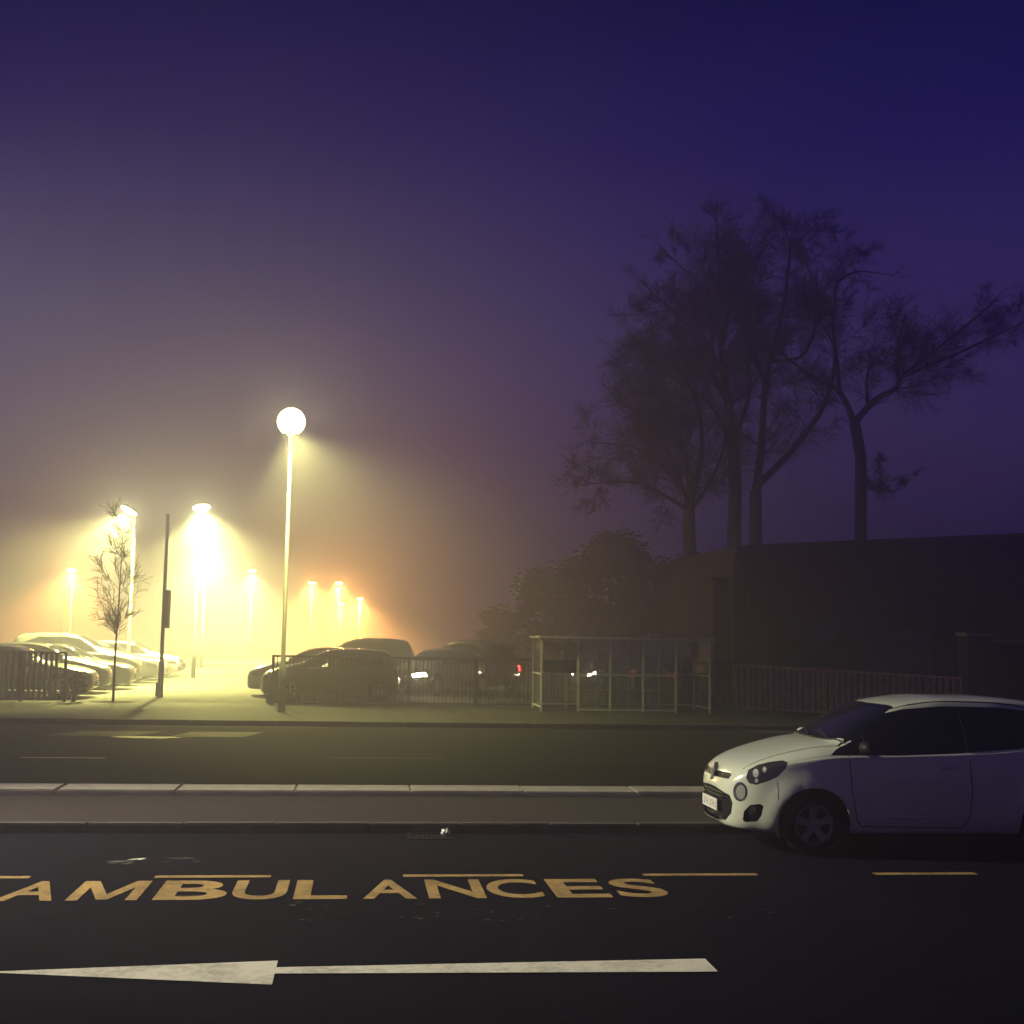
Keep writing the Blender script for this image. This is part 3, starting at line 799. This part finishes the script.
# ------------------------------------------------------------------ bus shelter
def shelter():
    Yf, Yb = 32.9, 34.5
    xl, xr = W(541, 709, Yf).x, W(710, 712, Yf).x; Wd = xr - xl; D = Yb - Yf; H = 2.02 - PZ
    root = tag(empty('bus_shelter', (xl, Yf, PZ)), 'glazed metal bus shelter on the far pavement', 'bus shelter')
    fx = [0, W(578, 709, Yf).x - xl, W(610, 709, Yf).x - xl, W(643, 709, Yf).x - xl, W(676, 709, Yf).x - xl, Wd]
    for x in fx:
        mb = MB(); mb.box(x - .025, x + .025, -.025, .025, 0, H - .062); mb.build('post', M['alu'], root)
    bx = [0, .9, 1.75, 2.6, 3.45, Wd]
    for x in bx:
        mb = MB(); mb.box(x - .025, x + .025, D - .025, D + .025, 0, H - .062); mb.build('post', M['alu'], root)
    def pane(a, b, y0, y1, z0, z1):
        mb = MB()
        if y0 == y1: mb.box(a, b, y0 - .004, y0 + .004, z0, z1)
        else: mb.box(a - .004, a + .004, y0, y1, z0, z1)
        mb.build('pane', M['pane'], root)
    def rail(p, q, w=.04): mb = MB(); mb.bar(p, q, w, w); mb.build('rail', M['alu'], root)
    for i in range(1, 4):
        a, b = fx[i] + .027, fx[i + 1] - .027
        for z in (.06, .95): rail((a, 0, z), (b, 0, z))
        pane(a, b, 0, 0, .085, .925); pane(a, b, 0, 0, .975, H - .07)
    for i in range(5):
        a, b = bx[i] + .027, bx[i + 1] - .027
        for z in (.12, .95): rail((a, D, z), (b, D, z))
        pane(a, b, D, D, .145, .925); pane(a, b, D, D, .975, H - .07)
    for x in (0, Wd):
        for z in (.12, .95): rail((x, .027, z), (x, D - .027, z))
        pane(x, x, .03, D - .03, .145, .925); pane(x, x, .03, D - .03, .975, H - .07)
    mb = MB(); n = 8; vs = []
    mb.box(-.12, Wd + .12, -.16, D + .1, H - .06, H); mb.build('roof', M['alu'], root, bevel=.02)
    mb = MB(); mb.box(.9, 3.45, D - .42, D - .16, .5, .53); 
    for x in (1.2, 3.1): mb.box(x - .02, x + .02, D - .31, D - .27, 0, .499)
    mb.build('bench', M['wood'], root)
    # board on the back glazing; pale panels imitate bright fog behind by colour
    Yp = D - .014
    def onback(px, py): p = W(px, py, Yf + Yp); return p.x - xl, p.z - PZ
    def board(name, x0, y0, x1, y1, m, dy=0):
        a = onback(x0, y1); b = onback(x1, y0)
        mb = MB(); mb.box(a[0], b[0], Yp - .016 - dy, Yp - .004 - dy, a[1], min(b[1], H - .075)); return mb.build(name, M[m], root)
    board('timetable_board', 544, 660.5, 576, 672.5, 'board')
    board('fog_glow_panel', 544.5, 642.5, 560, 659.8, 'fog_glow_panel'); board('fog_glow_panel', 563.5, 642.5, 576, 659.8, 'fog_glow_panel')
    board('fog_glow_panel', 690, 643, 699, 659, 'fog_glow_panel'); board('fog_glow_panel', 700.5, 643, 707, 656, 'fog_glow_panel')
    return root
shelter()

# ------------------------------------------------------------------ lamps
LIGHTS = []
def lamp(px, base_Y, head_px, label, colour=(1, .93, .26), power=5000, head='double', aim=(0, -1, -1), spot=150, lens='lamp_yellow', r=.055, blend=.35, base_z=None, group='lamps of the car park', size=.30, kind='street_lamp', globe=False, glow=0):
    """column standing at distance base_Y whose lantern hangs where head_px shows it"""
    top = W(*head_px, base_Y); z0 = PZ
    root = tag(empty(kind, (top.x, base_Y, z0)), label, 'street lamp', group)
    H = top.z - z0
    mb = MB(); mb.tube([(0, 0, 0), (0, 0, 1.1), (0, 0, 1.15), (0, 0, H + .02)], [r * 1.7, r * 1.6, r, r * .75], 12); mb.build('pole', M['galv' if globe else 'pole'], root, True)
    a = Vector(aim).normalized(); hz = Vector((a.x, a.y, 0)); hz = hz.normalized() if hz.length > .01 else Vector((0, -1, 0))
    sd = Vector((0, 0, 1)).cross(hz)
    c = Vector((0, 0, H)) + hz * .22
    # lantern: a shallow dish around an emitting lens that looks along aim
    q = a.to_track_quat('Z', 'Y').to_matrix()
    if globe: c = Vector((0, 0, H - .06)); q = Matrix.Identity(3)
    mb = MB(); mb.lathe([(.001, -.12), (size * .7, -.11), (size, -.02), (size * 1.03, .02), (size * .99, .022), (size * .96, -.015)], (0, 0, 0), 'Z', 24)
    if globe: mb = MB(); mb.lathe([(.001, H - .12), (.12, H - .11), (.17, H - size * .42), (.19, H - size * .30), (.16, H - size * .30), (.001, H - size * .3)], (0, 0, 0), 'Z', 24)
    else: mb.v = [tuple(q @ Vector(v) + c) for v in mb.v]
    hd = mb.build('lantern', M['pole'], root, True)
    mb = MB(); mb.lathe([(.001, .09), (size * .4, .08), (size * .75, .045), (size * .955, 0)], (0, 0, 0), 'Z', 24)
    if not globe: mb.v = [tuple(q @ Vector(v) + c) for v in mb.v]
    if globe:
        mb = MB(); mb.lathe([(.001, -size)] + [(size * cos(t), size * sin(t)) for t in [(-1 + k / 10) * pi / 2 for k in range(1, 20)]] + [(.001, size)], (0, 0, H + size * .6), 'Z', 28)
    mb.build('lens', M[lens], hd, True)
    if not globe: mb = MB(); mb.tube([(0, 0, H - .12), tuple(c - a * .1)], .03, 8); mb.build('bracket', M['galv'], root, True)
    ld = bpy.data.lights.new('lamp_light', 'SPOT'); ld.energy = power; ld.color = colour; ld.spot_size = radians(spot); ld.spot_blend = blend; ld.shadow_soft_size = size * .5
    lo = bpy.data.objects.new('lamp_light', ld); COL.objects.link(lo); lo.parent = root
    lo.location = c + a * .14 if not globe else Vector((.02, -.24, H - .12)); lo.rotation_euler = (-a).to_track_quat('Z', 'Y').to_euler()
    if glow:
        ld = bpy.data.lights.new('lamp_glow', 'POINT'); ld.energy = glow; ld.color = GLOW[lens]; ld.shadow_soft_size = size * 1.04
        lo = bpy.data.objects.new('lamp_glow', ld); COL.objects.link(lo); lo.parent = root
        lo.location = (0, 0, H + size * .6) if globe else c + a * size * 1.25
    return root
GLOW = dict(lamp_globe=(1, .95, .36), lamp_orange=(1, .42, .08), lamp_yellow=(1, .92, .3), lamp_assumed=(1, .92, .6))
KL = 1.0
lamp(281, 31.6, (291, 430), 'tall lamp post with a glowing round lantern on the pavement', power=6000 * KL, aim=(.42, -.42, -1), spot=106, blend=.6, r=.055, size=.34, globe=True, lens='lamp_globe', glow=1050, group='lamps')
lamp(0, 46.0, (135, 511), 'yellow car park lamp left of the bare pole, casting a cone leftward', power=60000 * KL, aim=(-.5, -.35, -1), spot=118, size=.32, lens='lamp_globe', glow=550, blend=.7)
lamp(0, 54.0, (200, 508), 'brightest yellow car park lamp above the drive, right of the bare pole', power=80000 * KL, aim=(.15, -.35, -1), spot=118, blend=.7, size=.36, lens='lamp_globe', glow=700)
lamp(0, 70.0, (206, 545), 'second yellow lamp above the drive, below the brightest one', power=70000 * KL, aim=(.1, -.35, -1), spot=118, blend=.7)
lamp(0, 88.0, (252, 571), 'third yellow lamp along the drive, left of the tall lamp post', power=45000 * KL, aim=(.05, -.35, -1), spot=118, blend=.7)
lamp(0, 15.4, (-760, 100), 'assumed unseen lamp post on the central reservation, added to light the ambulance bay', colour=(1, .93, .70), power=18500 * KL, aim=(1, -.33, -.60), spot=54, blend=.9, size=.2, group='lamps', lens='lamp_assumed')  # assumed lamp outside the frame, added to light lettering, kerb and white car
OR = (1, .40, .07)
lamp(0, 80.0, (73, 570), 'orange lamp at the far left above the parked cars', colour=OR, power=52800 * KL, aim=(0, -.4, -1), spot=122, blend=.5, lens='lamp_orange', glow=1500, group='orange lamps in the fog')
lamp(0, 95.0, (312, 583), 'orange lamp just right of the tall lamp post', colour=OR, power=52800 * KL, aim=(0, -.4, -1), spot=122, blend=.5, lens='lamp_orange', glow=1500, group='orange lamps in the fog')
lamp(0, 97.0, (339, 583), 'middle orange lamp of the distant cluster, highest beside the tall post', colour=OR, power=52800 * KL, aim=(0, -.4, -1), spot=122, blend=.5, lens='lamp_orange', glow=1500, group='orange lamps in the fog')
lamp(0, 110.0, (360, 599), 'rightmost orange lamp of the distant cluster', colour=OR, power=70400 * KL, aim=(0, -.4, -1), spot=122, blend=.5, lens='lamp_orange', glow=1500, group='orange lamps in the fog')
lamp(0, 120.0, (341, 604), 'faint lower orange lamp below the middle one', colour=OR, power=35200 * KL, aim=(0, -.4, -1), spot=122, blend=.5, lens='lamp_orange', glow=1500, group='orange lamps in the fog')

# bare post with a small sign, left of the drive
c = G(160, 697, PZ); Yp = c.y; tp = W(168, 514, Yp)
root = tag(empty('sign_post', (c.x, c.y, PZ)), 'bare pale pole with a narrow sign seen edge on', 'post')
H = tp.z - PZ
mb = MB(); mb.tube([(0, 0, 0), (0, 0, 1.0), (0, 0, 1.04), (0, 0, H)], [.085, .08, .06, .045], 12); mb.build('pole', M['pale_pole'], root, True)
z1 = W(166, 590, Yp).z - PZ; z0 = W(166, 628, Yp).z - PZ
mb = MB(); mb.box(.06, .15, -.25, .25, z0, z1); mb.build('sign_plate', M['dark_metal'], root, bevel=.01)
mb = MB(); mb.box(-.125, -.0865, -.09, .09, .02, .42); mb.build('service_box', M['dark_metal'], root)

# ------------------------------------------------------------------ trees
def perp(d):
    r = Vector((random.gauss(0, 1), random.gauss(0, 1), random.gauss(0, 1))); r -= d * r.dot(d); return r.normalized()
def branch(mb, p, d, L, r, lev, up=.12, n=5):
    """a wandering limb that carries finer ones"""
    pts = [p]; rr = [r]; q = p.copy(); dd = d.normalized()
    for k in range(n):
        dd = (dd + perp(dd) * random.uniform(.03, .17) + Vector((0, 0, up))).normalized()
        q = q + dd * L / n; pts.append(q); rr.append(max(.006, r * (1 - .8 * (k + 1) / n)))
    mb.tube(pts, rr, 5 if r > .05 else 3, False)
    if lev <= 0: return
    m = random.randint(4, 7) if lev > 1 else random.randint(5, 8)
    for k in range(m):
        i = random.randint(1, n); t = random.random()
        s = pts[i - 1].lerp(pts[i], t); dl = (pts[i] - pts[i - 1]).normalized()
        nd = (dl * random.uniform(.6, 1) + perp(dl) * random.uniform(.45, .85)).normalized()
        branch(mb, s, nd, L * random.uniform(.46, .78), max(.0065, rr[i] * random.uniform(.45, .7)), lev - 1, up * .7, 4 if lev > 1 else 3)
def limb(mb, pts, r0, r1, lev, dens, Ls, up=.05):
    """smooth main limb through given points with side branches"""
    P = []
    for i in range(len(pts) - 1):
        p0, p1, p2, p3 = pts[max(i - 1, 0)], pts[i], pts[i + 1], pts[min(i + 2, len(pts) - 1)]
        for k in range(5):
            t = k / 5; P.append(.5 * (2 * p1 + (p2 - p0) * t + (2 * p0 - 5 * p1 + 4 * p2 - p3) * t * t + (3 * p1 - p0 - 3 * p2 + p3) * t**3))
    P.append(pts[-1]); n = len(P)
    R = [r0 + (r1 - r0) * (k / (n - 1))**.8 for k in range(n)]
    mb.tube(P, R, 8, False)
    tot = sum((P[i + 1] - P[i]).length for i in range(n - 1))
    for k in range(int(tot * dens * 1.35)):
        i = int(n * (.12 + .88 * random.random())) ; i = min(max(i, 1), n - 1)
        dl = (P[i] - P[i - 1]).normalized(); nd = (dl * random.uniform(.3, .9) + perp(dl) * .8 + Vector((0, 0, .15))).normalized()
        branch(mb, P[i], nd, Ls * random.uniform(.5, 1.1) * (1.15 - .75 * i / n), max(.012, R[i] * random.uniform(.22, .42)), lev, up)
    branch(mb, P[-1], (P[-1] - P[-2]), Ls * .5, r1, lev - 1, up)

def c5(a, b): return (560 + a / 2.327, 190 + b / 2.327)
def bare_tree(Y, base_px, trunk, limbs, label, name='bare_tree', lev=3):
    """trunk and limbs: points (crop a, crop b, depth offset)"""
    b = W(*c5(*base_px), Y)
    root = tag(empty(name, (b.x, Y, 0)), label, 'tree', 'bare trees behind the building')
    org = Vector((b.x, Y, 0))
    def pt(a): p = W(*c5(a[0], a[1]), Y + a[2]); return p - org
    T = [Vector((0, 0, -.05))] + [pt(a) for a in trunk[0]]
    mb = MB(); limb_r = trunk[1] * .72
    P = T; mb.tube(P, [limb_r * (1.25 if i == 0 else 1 - .25 * i / len(P)) for i in range(len(P))], 10, False)
    mb.build('trunk', M['bark'], root, True)
    mb = MB()
    for pts, r0, r1, dens, Ls in limbs: limb(mb, [pt(a) for a in pts], r0 * .66, r1 * .6, lev, dens, Ls)
    mb.build('crown', M['bark'], root)
    return root
# crop coordinates of the photo's upper right give each limb its direction; depth offsets spread them in space
bare_tree(52, (315, 930), ([(300, 800, 0), (300, 730, 0)], .42),
    [([(300, 740, 0), (325, 640, 0), (330, 560, -1), (310, 470, -2), (250, 390, -2.5)], .26, .07, 1.5, 2.9),
     ([(300, 735, 0), (255, 660, 1), (180, 600, 2), (100, 590, 3)], .24, .05, 1.6, 2.6),
     ([(298, 745, 0), (250, 715, -1), (170, 680, -2.5), (60, 685, -4)], .18, .03, 1.6, 2.0),
     ([(303, 735, 0), (290, 610, 1.5), (225, 500, 3), (170, 430, 4)], .22, .05, 1.6, 2.8),
     ([(310, 735, 0), (350, 680, 0), (380, 600, 2), (400, 480, 3)], .18, .05, 1.2, 2.4),
     ([(300, 738, 0), (230, 560, -1), (150, 500, -3)], .2, .05, 1.5, 2.4)], 'spreading bare tree leftmost of the trunks, clear of the roof')
bare_tree(57, (405, 930), ([(405, 800, 0), (408, 690, 0), (402, 560, 0)], .48),
    [([(402, 570, 0), (385, 450, 0), (372, 310, 0), (370, 190, 1), (365, 80, 1)], .36, .07, 1.6, 2.8),
     ([(395, 500, 0), (330, 390, -1), (290, 310, -2), (215, 240, -3)], .2, .05, 1.6, 2.6),
     ([(385, 450, 0), (300, 290, 2), (190, 290, 4)], .16, .04, 1.5, 2.0),
     ([(376, 340, 0), (330, 230, 1), (240, 140, 2)], .16, .04, 1.5, 2.4),
     ([(378, 360, 0), (405, 230, -2), (440, 130, -3)], .18, .05, 1.5, 2.4),
     ([(404, 580, 0), (440, 470, 2), (430, 320, 3), (400, 200, 4)], .24, .05, 1.5, 2.6),
     ([(403, 600, 0), (350, 500, -2), (270, 440, -4), (200, 390, -5)], .2, .05, 1.6, 2.6)], 'tallest dense bare tree at the left end of the roof')
bare_tree(56, (455, 930), ([(455, 800, 0), (455, 700, 0)], .46),
    [([(455, 710, 0), (468, 600, 0), (480, 440, 0), (515, 300, 0), (535, 140, 1), (515, 80, 1)], .34, .06, 1.1, 2.3),
     ([(535, 140, 1), (590, 85, 0)], .1, .04, 1.5, 1.8),
     ([(457, 690, 0), (545, 600, 1), (615, 500, 2), (640, 400, 2), (635, 300, 1), (645, 210, 0)], .28, .07, 1.0, 2.2),
     ([(645, 215, 0), (690, 190, 0), (750, 195, -1)], .1, .03, 1.5, 1.8),
     ([(478, 450, 0), (440, 330, -2), (450, 200, -3)], .2, .05, 1.5, 2.4),
     ([(490, 400, 0), (570, 380, 2), (600, 270, 3), (570, 160, 3)], .16, .05, 1.4, 2.4)], 'forked bare tree just right of the tallest one, by the roof end')
bare_tree(54, (700, 930), ([(700, 800, 0), (700, 620, 0), (685, 540, 0)], .40),
    [([(686, 545, 0), (650, 470, 0), (580, 430, 1), (515, 380, 2), (460, 340, 3)], .26, .05, 1.0, 2.0),
     ([(686, 540, 0), (735, 488, 0), (785, 460, 0), (800, 430, 0), (870, 375, -1), (1000, 270, -2)], .26, .06, 1.4, 2.4),
     ([(800, 430, 0), (880, 400, 2), (1010, 340, 3), (1090, 300, 4)], .18, .04, 1.6, 2.2),
     ([(786, 455, 0), (785, 380, -1), (800, 300, -2)], .12, .04, 1.5, 2.0),
     ([(715, 495, 0), (720, 415, 1), (775, 400, 1)], .14, .04, 1.3, 1.6),
     ([(705, 700, 0), (760, 680, -.5), (820, 660, -1)], .06, .02, 2.6, 1.0),
     ([(705, 660, 0), (740, 640, .5)], .05, .02, 2.5, .9),
     ([(650, 475, 0), (640, 370, -2), (600, 300, -3)], .16, .05, 1.2, 2.2)], 'bare tree rising behind the roof with a long limb reaching right', lev=3)

# slim sapling on the pavement
c = G(113, 702, PZ); top = W(120, 525, c.y).z - PZ
root = tag(empty('young_tree', (c.x, c.y, PZ)), 'slim leafless sapling on the pavement left of the pale pole', 'tree')
mb = MB(); mb.tube([(0, 0, -.02), (0, 0, 1.4), (.03, 0, 2.6), (.05, .02, top)], [.036, .028, .02, .006], 8); mb.build('trunk', M['bark'], root, True)
mb = MB()
for k in range(17):
    z = 1.5 + (top - 1.7) * random.random(); a = random.uniform(0, 2 * pi)
    branch(mb, Vector((.02, 0, z)), Vector((cos(a), sin(a), .9)), random.uniform(.45, .9) * (1.15 - .5 * z / top), .008, 2, .1, 4)
mb.build('crown', M['bark'], root)
mb = MB(); mb.lathe([(.001, .022), (.35, .018), (.5, .002)], (0, 0, 0), 'Z', 20); mb.v = [(v[0] * 1.2, v[1], v[2]) for v in mb.v]; mb.build('tree_pit', M['soil'], root)

# leafy evergreens: many small leaf faces in uneven clumps
def evergreen(Y, px, py_top, half_px, label, name='evergreen_tree', n=5200, base_z=0, group='evergreens in the fog', ls=.16, clumps=26, cat='tree'):
    b = W(px, 640, Y); top = W(px, py_top, Y).z; rad = half_px * Y / F
    root = tag(empty(name, (b.x, Y, base_z)), label, cat, group); top -= base_z
    mb = MB(); mb.tube([(0, 0, -.05), (.05, 0, top * .3), (0, .05, top * .8)], [.05 * rad + .05, .04 * rad + .03, .02], 8); mb.build('trunk', M['bark'], root, True)
    cl = []
    for _ in range(clumps):
        a = random.uniform(0, 2 * pi); h = random.random()**.8; w = sqrt(max(.05, 1 - (h * 1.02 - .25)**2 / .65)) * rad
        rr = random.uniform(.35, .95) * w
        cl.append((Vector((rr * cos(a), rr * sin(a), .04 * top + h * .9 * top)), rad * random.uniform(.22, .42)))
    mb = MB()
    for _ in range(n):
        c, r = random.choice(cl)
        d = Vector((random.gauss(0, 1), random.gauss(0, 1), random.gauss(0, 1))).normalized() * r * random.random()**.4
        p = c + d
        if p.z < .05: p.z = random.uniform(.05, .3)
        u = perp(Vector((0, 0, 1))); w = perp(u); s = ls * random.uniform(.6, 1.4)
        mb.add([p - u * s, p + w * s * .5, p + u * s, p - w * s * .5], [(0, 1, 2, 3)])
    mb.build('crown', M['leaf'], root)
    return root
evergreen(60, 610, 535, 62, 'broad dark evergreen above the bus shelter', n=15000, ls=.13, clumps=60)
evergreen(64, 545, 570, 42, 'lower rounded evergreen left of the broad one', n=9000, ls=.13, clumps=40)
evergreen(58, 680, 560, 48, 'dark evergreen between the broad one and the roof', n=9000, ls=.13, clumps=40)
evergreen(70, 500, 610, 30, 'lowest faint evergreen left of the others', n=5000, ls=.12)
# low shrubs at the railing ends
evergreen(35.35, 76, 672, 13, 'low dark shrub at the end of the left railing', 'shrub', 1500, PZ, 'shrubs by the railings', .045, 14, 'shrub')
evergreen(35.4, 270, 676, 5, 'small dark shrub at the railing end by the tall lamp post', 'shrub', 700, PZ, 'shrubs by the railings', .035, 9, 'shrub')

# ------------------------------------------------------------------ dark building on the right
def building():
    Y0, Y1 = 44.0, 53.0
    xl = W(734, 560, Y0).x; hl = W(734, 546, Y0).z; hr = hl + .068 * 27; Wd, D = 27.0, Y1 - Y0
    xa = W(719, 580, Y0).x - xl; ha = W(719, 577, Y0).z
    root = tag(empty('long_building', (xl, Y0, 0)), 'long dark building with a straight roofline behind the picket fence', 'building')
    def block(mb, x0, x1, y0, y1, z0a, z0b, z1a, z1b):
        mb.add([(x0, y0, z0a), (x1, y0, z0b), (x1, y1, z0b), (x0, y1, z0a), (x0, y0, z1a), (x1, y0, z1b), (x1, y1, z1b), (x0, y1, z1a)],
               [(0, 3, 2, 1), (4, 5, 6, 7), (0, 1, 5, 4), (1, 2, 6, 5), (2, 3, 7, 6), (3, 0, 4, 7)])
    mb = MB(); block(mb, 0, Wd, 0, D, 0, 0, hl - .28, hr - .28); mb.build('wall', M['brick'], root)
    mb = MB(); block(mb, xa, -.003, .6, D - .6, 0, 0, ha - .1, ha - .1); mb.build('annex_wall', M['brick'], root)
    mb = MB(); block(mb, xa - .15, -.003, .45, D - .45, ha - .098, ha - .098, ha, ha); mb.build('annex_roof', M['slate'], root)
    mb = MB(); block(mb, -.02, Wd + .2, -.35, D + .2, hl - .278, hr - .278, hl, hr); mb.build('roof', M['slate'], root)
    mb = MB(); mb.bar((0, -.41, hl - .2), (Wd, -.41, hr - .2), .1, .09); mb.build('gutter', M['black'], root)
    for x in (.5, 9.2, 18):
        mb = MB(); mb.tube([(x, -.41, hl - .25 + .068 * x), (x, -.1, hl - .55 + .068 * x), (x, -.06, 0)], .045, 8); mb.build('downpipe', M['black'], root)
    for k, x in enumerate((3.2, 6.6, 13.8, 19.1)):
        mb = MB(); mb.box(x - .62, x + .62, -.03, -.003, 1.15, 2.55); w = mb.build('window', M['black'], root)
        mb = MB(); mb.box(x - .55, x - .02, -.036, -.031, 1.22, 2.48); mb.build('pane', M['glass'], w)
        mb = MB(); mb.box(x + .02, x + .55, -.036, -.031, 1.22, 2.48); mb.build('pane', M['glass'], w)
        mb = MB(); mb.box(x - .7, x + .7, -.09, -.003, 1.05, 1.148); mb.build('sill', M['kerb_dark'], w)
    return root
building()

# ------------------------------------------------------------------ fog
FOG = .0125
mb = MB(); mb.box(-310, 310, -45, 330, -1.7, 24)
hz = mb.build('haze', []); tag(hz, kind='stuff')
m = bpy.data.materials.new('fog'); m.use_nodes = True; nt = m.node_tree; nt.nodes.clear()
o = nt.nodes.new('ShaderNodeOutputMaterial'); pv = nt.nodes.new('ShaderNodeVolumePrincipled')
pv.inputs['Color'].default_value = (.78, .77, 1, 1); pv.inputs['Density'].default_value = FOG; pv.inputs['Anisotropy'].default_value = .82
nt.links.new(pv.outputs[0], o.inputs['Volume']); hz.data.materials.append(m)

# ------------------------------------------------------------------ night sky
w = bpy.data.worlds.new('World'); scn.world = w; w.use_nodes = True; nt = w.node_tree
bg = nt.nodes['Background']; out = nt.nodes['World Output']
sky = nt.nodes.new('ShaderNodeTexSky'); sky.sky_type = 'NISHITA'; sky.sun_disc = False; sky.sun_elevation = radians(-4); sky.sun_rotation = radians(200)
nt.links.new(sky.outputs[0], bg.inputs['Color']); bg.inputs['Strength'].default_value = .05
tc = nt.nodes.new('ShaderNodeTexCoord'); sp = nt.nodes.new('ShaderNodeSeparateXYZ'); nt.links.new(tc.outputs['Generated'], sp.inputs[0])
cr = nt.nodes.new('ShaderNodeValToRGB'); nt.links.new(sp.outputs['Z'], cr.inputs['Fac'])
e = cr.color_ramp.elements
e[0].position = 0; e[0].color = (.12, .060, .15, 1)
e[1].position = .5; e[1].color = (.001, .001, .034, 1)
k = e.new(.2); k.color = (.054, .034, .16, 1)
k = e.new(.36); k.color = (.011, .007, .10, 1)
bg2 = nt.nodes.new('ShaderNodeBackground'); nt.links.new(cr.outputs['Color'], bg2.inputs['Color']); bg2.inputs['Strength'].default_value = 1.0
ad = nt.nodes.new('ShaderNodeAddShader'); nt.links.new(bg.outputs[0], ad.inputs[0]); nt.links.new(bg2.outputs[0], ad.inputs[1]); nt.links.new(ad.outputs[0], out.inputs['Surface'])

# ------------------------------------------------------------------ render settings
scn.render.engine = 'CYCLES'
cy = scn.cycles
cy.use_denoising = True
try: cy.denoiser = 'OPENIMAGEDENOISE'
except Exception: pass
cy.max_bounces = 6; cy.diffuse_bounces = 2; cy.glossy_bounces = 2; cy.transmission_bounces = 4; cy.volume_bounces = 1; cy.transparent_max_bounces = 24
cy.sample_clamp_indirect = 3; cy.caustics_reflective = False; cy.caustics_refractive = False
cy.use_light_tree = True
vs = scn.view_settings; scn.display_settings.display_device = 'sRGB'
vs.view_transform = 'Standard'; vs.look = 'None'; vs.exposure = 0; vs.gamma = 1; vs.use_curve_mapping = False
